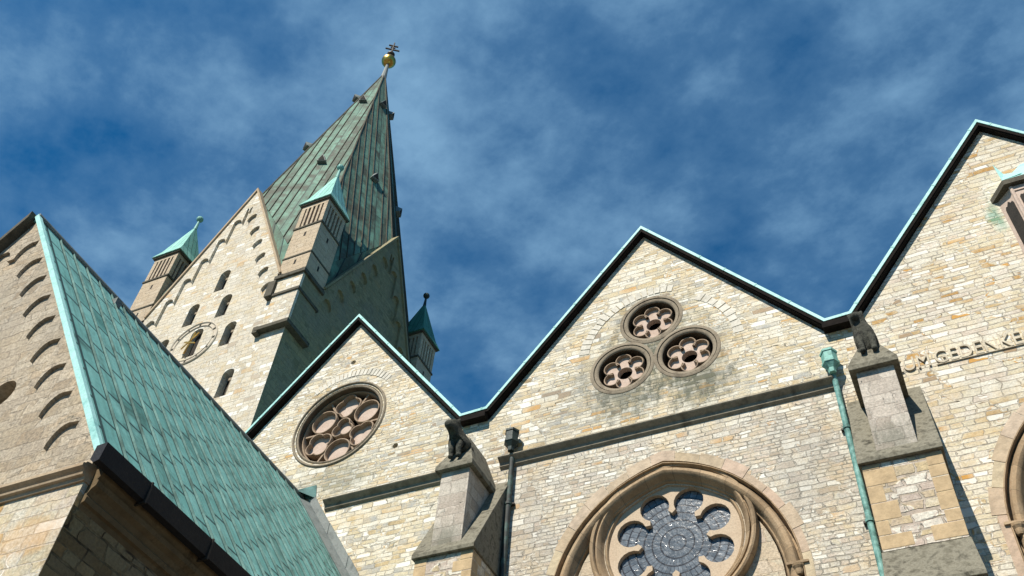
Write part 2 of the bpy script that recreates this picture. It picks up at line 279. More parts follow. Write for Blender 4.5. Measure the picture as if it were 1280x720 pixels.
P = g.pos(); f = g.noise(P, 3.5, 6, .7); c = g.mix(1.0, c, g.ramp(f, [(.3, (.68,)*3), (.7, (1.1,)*3)]), 'MULTIPLY'); c = g.mix(g.ramp(g.noise(P, 1.6, 6, .7), [(.5, 0.0), (.68, .55)]), c, (.25, .20, .14)); g.bump(g.noise(P, 8, 6, .7), .8, .025)
M['surround'] = g.fin(c)

# ------------------------------------------------------------------ mesh helpers
def pieces(mb):
    par = list(range(len(mb.v)))
    def find(i):
        while par[i] != i: par[i] = par[par[i]]; i = par[i]
        return i
    for f in mb.f:
        for k in f[1:]: par[find(k)] = find(f[0])
    out = {}
    for fi, f in enumerate(mb.f): out.setdefault(find(f[0]), []).append(fi)
    res = []
    for fs in out.values():
        ids = sorted({k for fi in fs for k in mb.f[fi]}); mp_ = {k: i for i, k in enumerate(ids)}; m = MB()
        m.v = [mb.v[k] for k in ids]; m.f = [tuple(mp_[k] for k in mb.f[fi]) for fi in fs]; res.append(m)
    return res
class MB:
    def __init__(s): s.v = []; s.f = []; s.uv = {}
    def add(s, vs, fs, uvs=None):
        o = len(s.v); s.v += [tuple(x) for x in vs]
        for i, f in enumerate(fs):
            s.f.append(tuple(o+k for k in f))
            if uvs: s.uv[len(s.f)-1] = [uvs[k] for k in f]
        return s
    def box(s, a, b):
        (x0, y0, z0), (x1, y1, z1) = a, b
        return s.add([(x0, y0, z0), (x1, y0, z0), (x1, y1, z0), (x0, y1, z0), (x0, y0, z1), (x1, y0, z1), (x1, y1, z1), (x0, y1, z1)],
                     [(0, 3, 2, 1), (4, 5, 6, 7), (0, 1, 5, 4), (1, 2, 6, 5), (2, 3, 7, 6), (3, 0, 4, 7)])
    def hexa(s, p):   # 4 bottom + 4 top points
        return s.add(p, [(0, 3, 2, 1), (4, 5, 6, 7), (0, 1, 5, 4), (1, 2, 6, 5), (2, 3, 7, 6), (3, 0, 4, 7)])
    def bar(s, a, b, wd, ht, up=(0, 0, 1)):
        a, b, up = Vector(a), Vector(b), Vector(up); d = (b-a).normalized(); sx = d.cross(up).normalized(); u = sx.cross(d)
        p = []
        for q in (a, b):
            for i, j in ((-1, -1), (1, -1), (1, 1), (-1, 1)): p.append(q + sx*i*wd/2 + u*j*ht/2)
        return s.add(p, [(0, 1, 2, 3), (7, 6, 5, 4), (0, 4, 5, 1), (1, 5, 6, 2), (2, 6, 7, 3), (3, 7, 4, 0)])
    def plate(s, outer, holes, d0, d1, face='S'):
        """2-D outline with holes, extruded between depths d0 (front) and d1"""
        def W(p, d): return (p[0], d, p[1]) if face == 'S' else ((d, p[0], p[1]) if face == 'E' else (p[0], p[1], d))
        loops = [list(outer)] + [list(h) for h in holes]
        tris = tessellate_polygon([[Vector((p[0], p[1], 0)) for p in l] for l in loops])
        flat = [p for l in loops for p in l]; n = len(flat)
        s.add([W(p, d0) for p in flat] + [W(p, d1) for p in flat], [tuple(t) for t in tris] + [tuple(n+i for i in reversed(t)) for t in tris])
        o = len(s.v) - 2*n; k = 0
        for l in loops:
            m = len(l)
            for i in range(m):
                a, b = k+i, k+(i+1) % m
                s.f.append((o+a, o+b, o+n+b, o+n+a))
            k += m
        return s
    def sweep(s, path, prof, closed=False, cy=0.0):
        """profile of (offset along the path's left normal, y) swept along a path in the wall plane"""
        n = len(path); rows = []
        for i in range(n):
            a = path[i-1] if (i or closed) else None; b = path[i]; c = path[(i+1) % n] if (i < n-1 or closed) else None
            def nrm(p, q):
                dx, dz = q[0]-p[0], q[1]-p[1]; l = math.hypot(dx, dz); return (-dz/l, dx/l)
            if a is None: nn = nrm(b, c); k = 1
            elif c is None: nn = nrm(a, b); k = 1
            else:
                n1, n2 = nrm(a, b), nrm(b, c); nx, nz = n1[0]+n2[0], n1[1]+n2[1]; l = math.hypot(nx, nz); nn = (nx/l, nz/l); k = 1/max(.35, nn[0]*n1[0]+nn[1]*n1[1])
            rows.append([(b[0]+nn[0]*o*k, y, b[1]+nn[1]*o*k) for o, y in prof])
        m = len(prof); vs = [p for r in rows for p in r]; fs = []
        for i in range(n if closed else n-1):
            j = (i+1) % n
            for k in range(m-1): fs.append((i*m+k, j*m+k, j*m+k+1, i*m+k+1))
        return s.add(vs, fs)
    def tube(s, pts, r, seg=12, caps=True):
        pts = [Vector(p) for p in pts]; n = len(pts); rr = r if isinstance(r, (list, tuple)) else [r]*n; vs = []; fs = []
        for i, p in enumerate(pts):
            d = (pts[min(i+1, n-1)] - pts[max(i-1, 0)]).normalized(); u = d.orthogonal() if abs(d.z) < .99 else Vector((1, 0, 0)); u = (u - d*u.dot(d)).normalized(); v = d.cross(u)
            for k in range(seg):
                a = 2*math.pi*k/seg; vs.append(p + (u*math.cos(a)+v*math.sin(a))*rr[i])
        for i in range(n-1):
            for k in range(seg): fs.append((i*seg+k, i*seg+(k+1) % seg, (i+1)*seg+(k+1) % seg, (i+1)*seg+k))
        if caps: fs += [tuple(range(seg-1, -1, -1)), tuple((n-1)*seg+k for k in range(seg))]
        return s.add(vs, fs)
    def lathe(s, c, prof, seg=20):
        return s.tube([(c[0], c[1], z) for r, z in prof], [max(r, .002) for r, z in prof], seg)
    def each(s, name, mat, parent=None, **k):
        return [m.build(name, mat, parent, **k) for m in pieces(s)]
    def build(s, name, mat, parent=None, smooth=False, bevel=0.0):
        me = bpy.data.meshes.new(name); o = Vector(ROOT.get(parent_root(parent), (0, 0, 0))) if parent else Vector((0, 0, 0))
        me.from_pydata([Vector(v)-o for v in s.v], [], s.f)
        if s.uv:
            ul = me.uv_layers.new(name='UVMap')
            for pi, p in enumerate(me.polygons):
                if pi in s.uv:
                    for k, li in enumerate(p.loop_indices): ul.data[li].uv = s.uv[pi][k]
        if not s.uv:
            bm = bmesh.new(); bm.from_mesh(me); bmesh.ops.recalc_face_normals(bm, faces=bm.faces); bm.to_mesh(me); bm.free()
        if smooth:
            bm = bmesh.new(); bm.from_mesh(me)
            for f in bm.faces: f.smooth = True
            for e in bm.edges: e.smooth = len(e.link_faces) == 2 and e.calc_face_angle(0) < R(34)
            bm.to_mesh(me); bm.free()
        me.materials.append(mat)
        ob = bpy.data.objects.new(name, me); col.objects.link(ob)
        if parent: ob.parent = parent
        if bevel:
            b = ob.modifiers.new('bevel', 'BEVEL'); b.width = bevel; b.segments = 2; b.limit_method = 'ANGLE'; b.angle_limit = R(40)
        return ob
ROOT = {}
def parent_root(o):
    while o.parent: o = o.parent
    return o.name
def thing(name, label, cat, loc):
    o = bpy.data.objects.new(name, None); col.objects.link(o); o.location = loc; o['label'] = label; o['category'] = cat; ROOT[o.name] = loc; return o
def circle(cx, cz, r, n=48, a0=0): return [(cx+r*math.cos(a0+2*math.pi*i/n), cz+r*math.sin(a0+2*math.pi*i/n)) for i in range(n)]
def pointed(cx, zs, a, h, zb, n=16):
    """pointed arch outline, counter-clockwise starting bottom right: jamb, arcs, jamb"""
    r = (a*a+h*h)/(2*a); th = math.asin(h/r); pts = [(cx+a, zb)] if zb < zs else []
    for i in range(n+1): t = th*i/n; pts.append((cx+a-r+r*math.cos(t), zs+r*math.sin(t)))
    for i in range(n-1, -1, -1): t = th*i/n; pts.append((cx-a+r-r*math.cos(t), zs+r*math.sin(t)))
    if zb < zs: pts.append((cx-a, zb))
    return pts
def roundarch(cx, zs, a, zb, n=12):
    return [(cx+a, zb)] + [(cx+a*math.cos(math.pi*i/n), zs+a*math.sin(math.pi*i/n)) for i in range(n+1)] + [(cx-a, zb)]

# ------------------------------------------------------------------ ground
gnd = MB().add([(-3000, -3000, 0), (3000, -3000, 0), (3000, 3000, 0), (-3000, 3000, 0)], [(0, 1, 2, 3)]).build('ground', M['ground']); gnd['kind'] = 'structure'

# ================================================================== NAVE
Y = 19.0
nave = thing('cathedral_nave', 'long limestone nave wall with a row of three copper edged gables', 'church', (-5.9, 19, 0))
V1, V2 = -11.2, -.74
apex = [(-16.39, 26.62), (-5.85, 26.66), (4.38, 26.78)]
SX, WX, EX = 18.62, 5.1, 4.2
XL, XR = -21.6, 14.0
tre = [(-5.79, 22.82), (-6.72, 21.17), (-4.82, 21.17)]
TRR = .96
win_c = [(-5.7, 'tall'), (4.42, 'tall')]
WS, WA, WH = 13.9, 2.98, 3.66        # springing, half width, rise of the outer stone ring
# lower walls, one per bay, with the great window openings
for i, (x0, x1, mt) in enumerate(((XL, V1, 'lo1'), (V1, V2, 'lo2'), (V2, XR, 'lo3'))):
    holes = [pointed(win_c[i-1][0], WS, WA, WH, 6.0)] if i else []
    MB().plate([(x0, 0), (x1, 0), (x1, SX), (x0, SX)], holes, Y, Y+.7).build('wall', M[mt], nave)
# verge and roofs: one folded sheet over the three gables
outl = [(-21.25, 20.66), (-16.39, 26.83), (-11.61, 20.66), (-10.80, 20.69), (-5.85, 26.87), (-1.06, 20.66), (-.42, 20.69), (4.35, 27.0), (9.2, 20.7), (14.2, 20.7)]
VY = 18.80; outl = [(x*VY/18.7, 1.6+(z-1.6)*VY/18.7) for x, z in outl]
# gable walls
zv = 20.5; apex = [(outl[1][0], outl[1][1]-.24), (outl[4][0], outl[4][1]-.24), (outl[7][0], outl[7][1]-.24)]
gx = [(XL, V1), (V1, V2), (V2, 9.5)]
for i, (ax, az) in enumerate(apex):
    x0, x1 = gx[i]; out = [(x0, SX), (x1, SX), (x1, zv)]
    if i < 2: out += [(x1-.37, zv), (ax, az-.02), (x0+.37, zv)]
    else: out += [(ax, az-.02), (x0+.37, zv)]
    if i == 2: out = [(x0, SX), (x1, SX), (x1, zv), (ax, az-.02), (x0+.37, zv)]
    out.append((x0, zv))
    holes = []
    if i == 0: holes = [circle(-16.32, 22.02, 1.60), circle(-16.37, 24.75, .10, 8), circle(-13.96, 20.42, .10, 8)]
    if i == 1: holes = [circle(cx, cz, .84, 40) for cx, cz in tre]
    MB().plate(out, holes, Y, Y+.7).build('gable_wall', M['up%d' % (i+1)], nave)
# nave body behind the south wall
b = MB(); b.box((XL, Y+.7, 0), (XL+.7, 40, 20.3)); b.box((13.3, Y+.7, 0), (XR, 40, 20.3)); b.box((XL, 40, 0), (XR, 40.7, 20.3)); b.box((XL+.7, Y+.7, 20.1), (13.3, 40, 20.3)); b.build('rear_wall', M['lo1'], nave)
b = MB()
for cx, cz, r in ((-16.37, 24.75, .14), (-13.96, 20.42, .14)): b.plate(circle(cx, cz, r, 8), [], Y+.45, Y+.5)
b.each('putlog_hole', M['void'], nave)
def offs(path, d):
    res = []
    for i, p in enumerate(path):
        def nr(a, b): l = math.hypot(b[0]-a[0], b[1]-a[1]); return ((b[1]-a[1])/l, -(b[0]-a[0])/l)
        ns = []
        if i: ns.append(nr(path[i-1], p))
        if i < len(path)-1: ns.append(nr(p, path[i+1]))
        nx = sum(n[0] for n in ns); nz = sum(n[1] for n in ns); l = math.hypot(nx, nz); nx /= l; nz /= l; k = 1/(nx*ns[0][0]+nz*ns[0][1]); res.append((p[0]+nx*d*k, p[1]+nz*d*k))
    return res
def ribbon(t0, t1, ya, yb):
    a, b_ = offs(outl, t0), offs(outl, t1); return MB().plate(a + b_[::-1], [], ya, yb)
rf = ribbon(.02, .17, VY+.02, 40.4).build('roof', M['dark'], nave)
ribbon(-.03, .0175, VY, 40.42).build('roof_covering', M['edge'], rf)
ribbon(-.025, .062, VY-.04, VY-.0005).build('copper_edge', M['edge'], rf)
jb = MB()
for (p, q) in zip(outl, outl[1:]):
    l = math.hypot(q[0]-p[0], q[1]-p[1]); k = random.uniform(.3, .9)
    while k < l-.1:
        f = k/l; x, z = p[0]+(q[0]-p[0])*f, p[1]+(q[1]-p[1])*f; dx, dz = (q[0]-p[0])/l, (q[1]-p[1])/l; nx, nz = -dz, dx
        jb.bar((x+nx*.035, VY-.02, z+nz*.035), (x-nx*.07, VY-.02, z-nz*.07), .05, .055, (0, 1, 0)); k += random.uniform(1.0, 1.5)
jb.each('sheet_joint', M['edge2'], rf)
ribbon(.0645, .15, VY-.015, VY+.0195).build('bargeboard', M['dark'], rf)
b = MB()
for px, pz in ((-11.27, 20.62), (-.745, 20.62)): b.box((px-.42, VY-.07, pz-.17), (px+.42, 18.98, pz+.02))
b.each('valley_gutter', M['dark'], rf)
# string course below gables 1 and 2
def string(xa, xb): return MB().add([(x, y, z) for x in (xa, xb) for y, z in ((19.0, 18.90), (18.76, 18.80), (18.75, 18.77), (18.77, 18.745), (18.90, 18.66), (18.92, 18.56), (19.0, 18.50))], [(i, i+1, i+8, i+7) for i in range(6)] + [(6, 5, 4, 3, 2, 1, 0), (7, 8, 9, 10, 11, 12, 13)])
string(-15.98, -11.33).build('string_course', M['string'], nave); string(-10.3, -1.2).build('string_course', M['string'], nave)
# inscription
cu = bpy.data.curves.new('inscription', 'FONT'); cu.body = 'ZUM GEDENKEN'; cu.size = .62; cu.extrude = .022; cu.space_character = 1.0; cu.space_word = .55
to = bpy.data.objects.new('tmp', cu); col.objects.link(to); bpy.context.view_layer.update()
me = bpy.data.meshes.new_from_object(to.evaluated_get(bpy.context.evaluated_depsgraph_get())); bpy.data.objects.remove(to)
me.name = 'inscription'; me.materials.clear(); me.materials.append(M['letters'])
xs = [v.co.x for v in me.vertices]; wid = max(xs)-min(xs); hh = max(v.co.y for v in me.vertices); SXT = 3.28/wid; SZT = .41/hh
for v in me.vertices: v.co = Vector(((v.co.x-min(xs))*SXT + .12 + 5.9, 18.972 - v.co.z*1.0 - 19, v.co.y*SZT + 18.56))
ins = bpy.data.objects.new('inscription', me); col.objects.link(ins); ins.parent = nave; ins['label'] = 'raised stone lettering'
MB().box((1.15, 18.962, 18.535), (4.1, 18.999, 18.556)).build('ledge', M['letters'], ins)
# relieving arches of pale voussoirs, set a few millimetres proud
def voussoirs(b, cx, cz, r0, r1, a0, a1, n, jit=.08):
    for i in range(n):
        ta = a0+(a1-a0)*i/n+.008; tb = a0+(a1-a0)*(i+1)/n-.008; q0 = r0; q1 = r1-random.random()*jit
        ps = [(cx+q*math.cos(t), cz+q*math.sin(t)) for q, t in ((q0, ta), (q0, tb), (q1, tb), (q1, ta))]
        b.plate(ps, [], Y-.012-random.random()*.012, Y+.05)
b = MB(); voussoirs(b, -16.32, 22.02, 2.02, 2.34, R(42), R(128), 20); b.build('relieving_arch', M['voussoir'], nave)
b = MB(); voussoirs(b, -5.72, 21.85, 2.02, 2.34, R(72), R(174), 19); b.build('relieving_arch', M['voussoir'], nave); b = MB(); voussoirs(b, -5.6, 21.35, 2.12, 2.42, R(0), R(58), 9); b.build('relieving_arch', M['voussoir'], nave)

# ---- traceried roundels
def foils(cx, cz, rc, rf, n, a0, half=None, m=14):
    out = []; al = math.pi/n
    if half is None:
        d = rc*math.cos(al)+math.sqrt(rf*rf-(rc*math.sin(al))**2); half = math.atan2(d*math.sin(al), d*math.cos(al)-rc)-.02
    for k in range(n):
        t0 = a0+2*math.pi*k/n
        for i in range(m+1):
            a = t0-half+2*half*i/m; out.append((cx+rc*math.cos(t0)+rf*math.cos(a), cz+rc*math.sin(t0)+rf*math.sin(a)))
    return out
MOULD = lambda yf: [(-.055, yf+.30), (-.055, yf+.03), (-.04, yf), (-.012, yf), (.0, yf+.04), (.0, yf+.22)]
# rose in the west gable: seven moulded roundels before a dark recess
RC = (-16.32, 22.02)
ring = MB().sweep(circle(RC[0], RC[1], 1.50, 72), [(-.23, Y+.03), (-.23, Y-.02), (-.205, Y-.05), (-.165, Y-.05), (-.14, Y-.01), (-.13, Y+.07), (-.09, Y+.07), (-.075, Y+.01), (-.04, Y-.015), (-.01, Y+.0), (.0, Y+.03)], True).build('rose_window', M['ringstone'], nave, True)
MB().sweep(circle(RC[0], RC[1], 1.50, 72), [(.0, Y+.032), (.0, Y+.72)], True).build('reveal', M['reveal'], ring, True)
MB().plate(circle(RC[0], RC[1], 1.58, 40), [], Y+.70, Y+.75).build('recess', M['void'], ring)
MB().sweep(circle(RC[0], RC[1], 1.44, 64), [(-.06, Y+.5), (-.06, Y+.22), (-.04, Y+.20), (-.01, Y+.20), (0, Y+.24), (0, Y+.5)], True).build('tracery_rim', M['tracery_dark'], ring, True)
for k in range(7):
    t = R(30+60*k); px, pz = (RC[0]+.93*math.cos(t), RC[1]+.93*math.sin(t)) if k < 6 else RC
    if k == 6: path = foils(px, pz, .17, .20, 3, R(90))
    elif k % 2 == 0: path = circle(px, pz, .42, 32)
    else: path = foils(px, pz, .215, .235, 4, t)
    o = MB().sweep(path, MOULD(Y+.22), True).build('roundel', M['tracery_dark'], ring, True)
    MB().plate(path, [], Y+.40, Y+.50).build('infill', M['infill'], o)
for k in range(6):
    t = R(60*k); MB().bar((RC[0]+1.02*math.cos(t), Y+.36, RC[1]+1.02*math.sin(t)), (RC[0]+1.43*math.cos(t), Y+.36, RC[1]+1.43*math.sin(t)), .06, .2, (0, 1, 0)).build('tracery_bar', M['tracery_dark'], ring)
# three roundels of six petals
for i, (cx, cz) in enumerate(tre):
    RI = .735
    ring = MB().sweep(circle(cx, cz, RI, 64), [(-(TRR-RI), Y+.03), (-(TRR-RI), Y-.012), (-.21, Y-.02), (-.13, Y-.02), (-.12, Y+.0), (-.04, Y+.0), (0, Y+.025), (.012, Y+.05)], True).build('petal_roundel', M['ringstone'], nave, True)
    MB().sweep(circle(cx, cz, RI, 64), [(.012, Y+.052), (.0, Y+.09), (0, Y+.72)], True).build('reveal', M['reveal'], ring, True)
    MB().plate(circle(cx, cz, RI+.1, 40), [], Y+.70, Y+.75).build('recess', M['void'], ring)
    inf = MB().plate(foils(cx, cz, .41, .212, 6, R(30)), [circle(cx, cz, .225, 20)], Y+.235, Y+.42).build('infill', M['infill'], ring)
    for k in range(6):
        t0 = R(30+60*k); px, pz = cx+.41*math.cos(t0), cz+.41*math.sin(t0); h = R(128)
        MB().sweep([(px+.205*math.cos(t0-h+2*h*j/18), pz+.205*math.sin(t0-h+2*h*j/18)) for j in range(19)], [(-.05, Y+.42), (-.05, Y+.15), (-.035, Y+.125), (-.012, Y+.125), (0, Y+.16), (0, Y+.32)]).build('petal', M['tracery_dark'], ring, True)
    ring['label'] = ('top roundel of the three', 'lower left roundel of the three', 'lower right roundel of the three')[i]

# ---- great pointed windows
def great_window(cx):
    outer = pointed(cx, WS, WA, WH, 6.0)
    # flush surround of pink stones
    sur = MB()
    po, pi_ = pointed(cx, WS, WA+.24, WH+.28, 6.0), pointed(cx, WS, WA-.0, WH, 6.0)
    n = len(po)
    for i in range(0, n-1, 2):
        j = min(i+2, n-1); jt = random.random()*.22-.11
        A = [pi_[k] for k in range(i, j+1)]; B = [(po[k][0]+(po[k][0]-pi_[k][0])*jt*2.5, po[k][1]+(po[k][1]-pi_[k][1])*jt*2.5) for k in range(i, j+1)]
        def pull(L, e=.008):
            L = [Vector(p) for p in L]; L[0] += (L[1]-L[0]).normalized()*e; L[-1] += (L[-2]-L[-1]).normalized()*e; return [tuple(p) for p in L]
        quad = pull(A) + pull(B)[::-1]
        sur.plate(quad, [], Y-.006-.008*random.random(), Y+.04)
    fr = MB().sweep(pointed(cx, WS, WA-.28, WH-.36, 6.0), [(-.30, Y+.10), (-.295, Y-.01), (-.285, Y-.035), (-.265, Y-.035), (-.25, Y+.06), (-.245, Y+.2), (-.195, Y+.2), (-.19, Y+.06), (-.14, Y-.01), (-.06, Y-.03), (.0, Y+.0), (.04, Y+.06), (.06, Y+.13), (.075, Y+.15), (.09, Y+.19), (.12, Y+.20), (.15, Y+.27), (.16, Y+.62)])
    fr = fr.build('great_window', M['frame'], nave, True)
    sur.build('surround', M['surround'], fr)
    # spandrel ashlar with oculus and lancet openings
    oc = (cx+.05, 15.41); LA = 1.18
    inner = pointed(cx, WS, WA-.46, WH-.55, 6.0)
    lan = [roundarch(0, 0, 1, 0)]
    lanc = [pointed(cx+s*1.33, 12.35, LA, 1.62, 6.2, 12) for s in (-1, 1)]
    MB().plate(inner, [circle(oc[0], oc[1], 1.72, 56)] + lanc, Y+.27, Y+.62).build('spandrel', M['spandrel'], fr)
    rg = MB().sweep(circle(oc[0], oc[1], 1.74, 72), [(-.32, Y+.28), (-.32, Y+.12), (-.30, Y+.05), (-.26, Y+.02), (-.21, Y+.03), (-.185, Y+.08), (-.18, Y+.13), (-.155, Y+.13), (-.15, Y+.06), (-.11, Y+.045), (-.07, Y+.09), (-.04, Y+.18), (.0, Y+.27), (.02, Y+.31), (.03, Y+.27), (.07, Y+.255), (.095, Y+.29), (.11, Y+.40)], True)
    rg.build('oculus_ring', M['frame'], fr, True)
    # eight-foiled tracery plate and glass
    foil = []
    rc, rf_ = 1.13, .375
    for k in range(8):
        t0 = R(22.5+45*k); half = R(138)
        for i in range(15):
            a = t0 - half + 2*half*i/14; foil.append((oc[0]+rc*math.cos(t0)+rf_*math.cos(a), oc[1]+rc*math.sin(t0)+rf_*math.sin(a)))
        foil.append((oc[0]+.79*math.cos(t0+R(22.5)), oc[1]+.79*math.sin(t0+R(22.5))))
    MB().plate(circle(oc[0], oc[1], 1.66, 72), [foil], Y+.33, Y+.50).build('tracery', M['tracery'], fr, bevel=.03)
    MB().plate(circle(oc[0], oc[1], 1.60, 40), [], Y+.45, Y+.46).build('glass', M['glass'], fr)
    lt = MB(); lg = MB()
    for i, s in enumerate((-1, 1)):
        p = pointed(cx+s*1.33, 12.35, LA, 1.62, 6.2, 12)
        lt.sweep(p, [(-.26, Y+.51), (-.26, Y+.28), (-.20, Y+.22), (-.12, Y+.22), (-.07, Y+.30), (-.04, Y+.24), (.02, Y+.28), (.06, Y+.5), (.1, Y+.75)])
        lg.plate(pointed(cx+s*1.33, 12.35, LA+.02, 1.64, 6.2, 12), [], Y+.76, Y+.77)
    lt.each('lancet_frame', M['frame'], fr, smooth=True); lg.each('glass', M['glass'], fr)
    # capitals where the arch springs
    for s in (-1, 1):
        cp = MB(); x = cx + s*(WA-.12)
        cp.lathe((x, Y+.02, 0), [(.07, 13.72), (.085, 13.76), (.10, 13.84), (.135, 13.90), (.145, 13.95), (.10, 13.96)], 12); cp.box((x-.24, Y-.06, 13.965), (x+.24, Y+.1, 14.02))
        cp.build('capital', M['frame'], fr)
    return fr
great_window(win_c[0][0]); great_window(win_c[1][0])

# ---- buttresses
def buttress(cx):
    yf = 17.5; hw = .85
    sh = MB(); sh.box((cx-hw+.06, yf+.05, 12.95), (cx+hw-.06, Y, 15.02)); sh.box((cx-hw+.0, yf-.36, 0), (cx+hw-.0, Y, 11.86))
    sh = sh.build('buttress', M['pier'], nave)
    # quoins
    q = MB()
    for s in (-1, 1):
        z = 12.98; k = 0
        while z < 14.9:
            h = random.uniform(.26, .44); h = min(h, 15.0-z); wd = random.choice((.34, .52, .62)) if k % 2 == 0 else random.uniform(.24, .36)
            xo = cx+s*(hw-.055); xi = xo-s*wd
            q.box((min(xo, xi), yf+.043, z+.004), (max(xo, xi), yf+.5 if k % 2 else yf+.36, z+h-.004)); z += h; k += 1
    q.each('quoin', M['quoin'], sh, bevel=.014)
    # weathering slopes with dripping front edges
    we = MB()
    we.hexa([(cx-hw, yf-.06, 15.02), (cx+hw, yf-.06, 15.02), (cx+hw, Y, 15.02), (cx-hw, Y, 15.02), (cx-hw, yf-.06, 15.13), (cx+hw, yf-.06, 15.13), (cx+hw, Y, 18.05), (cx-hw, Y, 18.05)])
    we.hexa([(cx-hw-.02, yf-.42, 11.86), (cx+hw+.02, yf-.42, 11.86), (cx+hw+.02, Y, 11.86), (cx-hw-.02, Y, 11.86), (cx-hw-.02, yf-.42, 11.95), (cx+hw+.02, yf-.42, 11.95), (cx+hw-.03, yf+.06, 12.95), (cx-hw+.03, yf+.06, 12.95)])
    we.each('weathering', M['moss'], sh, bevel=.012)
    pc = cx+.0; pw = .41
    pn = MB(); pn.hexa([(pc-pw-.01, yf+.06, 15.2), (pc+pw+.01, yf+.06, 15.2), (pc+pw+.01, Y, 15.2), (pc-pw-.01, Y, 15.2), (pc-pw, yf+.06, 17.62), (pc+pw, yf+.06, 17.62), (pc+pw, Y, 17.62), (pc-pw, Y, 17.62)])
    pn.build('pinnacle', M['buttress'], sh, bevel=.012)
    cw = .545; cp = MB(); e0, e1 = 17.58, 17.72; yc = yf-.09
    cp.add([(pc-cw, yc, e0), (pc+cw, yc, e0), (pc+cw, Y, e0), (pc-cw, Y, e0), (pc-cw, yc, e1), (pc+cw, yc, e1), (pc+cw, Y, e1), (pc-cw, Y, e1), (pc-.05, yf+.46, 19.0), (pc+.05, yf+.46, 19.0), (pc+.05, Y, 19.02), (pc-.05, Y, 19.02)],
           [(0, 3, 2, 1), (0, 1, 5, 4), (1, 2, 6, 5), (3, 0, 4, 7), (4, 5, 9, 8), (5, 6, 10, 9), (7, 4, 8, 11), (8, 9, 10, 11), (2, 3, 7, 11, 10, 6)])
    cp.build('cap', M['moss'], sh, bevel=.015)
    return sh
B1, B2 = -10.84, -.21
b1 = buttress(B1); b2 = buttress(B2)
b1['label'] = 'buttress crowned by a crouching beast'; b2['label'] = 'buttress with orange quoins beside the green pipe'

# ---- rainwater pipes
def downpipe(x, mp, mh, label):
    y = 18.86; b = MB(); b.tube([(x, y, .1), (x, y, 18.75), (x, y-.06, 18.95)], .07, 14)
    for z in (17.2, 14.6, 12.0, 9.4, 6.8, 4.2, 1.6): b.tube([(x, y, z-.04), (x, y, z+.04)], .092, 14)
    p = b.build('downpipe', mp, nave, False); p['label'] = label; y = 18.74
    h = MB(); h.tube([(x, y, 18.86), (x, y, 18.98), (x, y, 19.12), (x, y, 19.13), (x, y, 19.20), (x, y, 19.205), (x, y, 19.48), (x, y, 19.485), (x, y, 19.55)], [.09, .105, .205, .222, .222, .195, .195, .218, .218], 6)
    h.build('rainwater_head', mh, p)
    br = MB()
    for z in (17.22, 14.62, 12.02): br.box((x-.14, 18.90, z-.025), (x+.14, Y, z+.025))
    br.each('bracket', M['iron'], p)
downpipe(-9.9, M['pipe_dark'], M['head_dark'], 'blackened copper downpipe'); downpipe(-1.18, M['pipe_green'], M['head_green'], 'bright green copper downpipe')

# ---- bay oriel in the east gable
ox = 5.28; fl = [(ox-1.34, 19.0), (ox-.98, 18.62), (ox+.98, 18.62), (ox+1.34, 19.0)]
b = MB(); b.plate(fl, [], 20.6, 23.62, 'Z'); 
orl = b.build('oriel', M['infill'], nave)
b = MB(); low = [(ox-.5, 19.0), (ox-.35, 18.95), (ox+.35, 18.95), (ox+.5, 19.0)]
b.add([(x, y, 20.6) for x, y in fl] + [(x, y, 19.6) for x, y in low], [(0, 1, 5, 4), (1, 2, 6, 5), (2, 3, 7, 6), (4, 5, 6, 7), (0, 3, 2, 1), (3, 0, 4, 7)]); b.build('corbel', M['infill'], orl)
ev = [(ox-1.48, 19.0), (ox-1.12, 18.46), (ox+1.12, 18.46), (ox+1.48, 19.0)]
b = MB(); b.plate(ev, [], 23.62, 23.80, 'Z'); b.build('eave', M['mossd'], orl)
b = MB(); up = [(ox-1.05, 19.0), (ox-.8, 18.72), (ox+.8, 18.72), (ox+1.05, 19.0)]
b.add([(x, y, 23.803) for x, y in ev] + [(x, y, 24.25) for x, y in up] + [(ox-.4, 19.0, 24.9), (ox+.4, 19.0, 24.9)], [(0, 1, 5, 4), (1, 2, 6, 5), (2, 3, 7, 6), (4, 5, 8), (5, 6, 9, 8), (6, 7, 9)])
for s in (-1, 1):
    a = Vector((ox+s*1.12, 18.46, 23.803)); b.add([a, a+Vector((-s*.55, .02, .1)), a+Vector((-s*.1, .3, .1)), a+Vector((s*.02, .02, .78)), a+Vector((-s*.12, .05, .3))], [(0, 4, 3), (0, 1, 4), (0, 3, 2), (3, 4, 2), (1, 2, 4), (0, 2, 1)])
b.build('roof', M['edge'], orl)
def panel(b, p, q, z0, z1, w0, w1):
    p, q = Vector(p), Vector(q); d = (q-p); n = Vector((d.y, -d.x)).normalized()
    a, c = p+d*w0, p+d*w1; nn = n*.012
    pts = [(a, z0), (c, z0), (c, z1-.2), (c-(c-a)*.12, z1-.1), (c-(c-a)*.28, z1-.12), ((a+c)/2, z1), (a+(c-a)*.28, z1-.12), (a+(c-a)*.12, z1-.1), (a, z1-.2)]
    b.add([(pt.x+nn.x, pt.y+nn.y, z) for pt, z in pts], [tuple(range(9))])
b = MB(); panel(b, fl[0], fl[1], 20.9, 23.3, .22, .82); panel(b, fl[2], fl[3], 20.9, 23.3, .18, .78)
for k in range(4): panel(b, fl[1], fl[2], 20.9, 23.35, .05+.235*k, .05+.235*k+.19)
b.each('window', M['void'], orl)
b = MB()
for (x, y) in fl[1:3]: b.tube([(x, y-.01, 20.6), (x, y-.01, 23.6)], .05, 8)
for k in range(1, 4): x = ox-.98+1.96*(.0265+.235*k); b.box((x-.025, 18.585, 20.7), (x+.025, 18.62, 23.5))
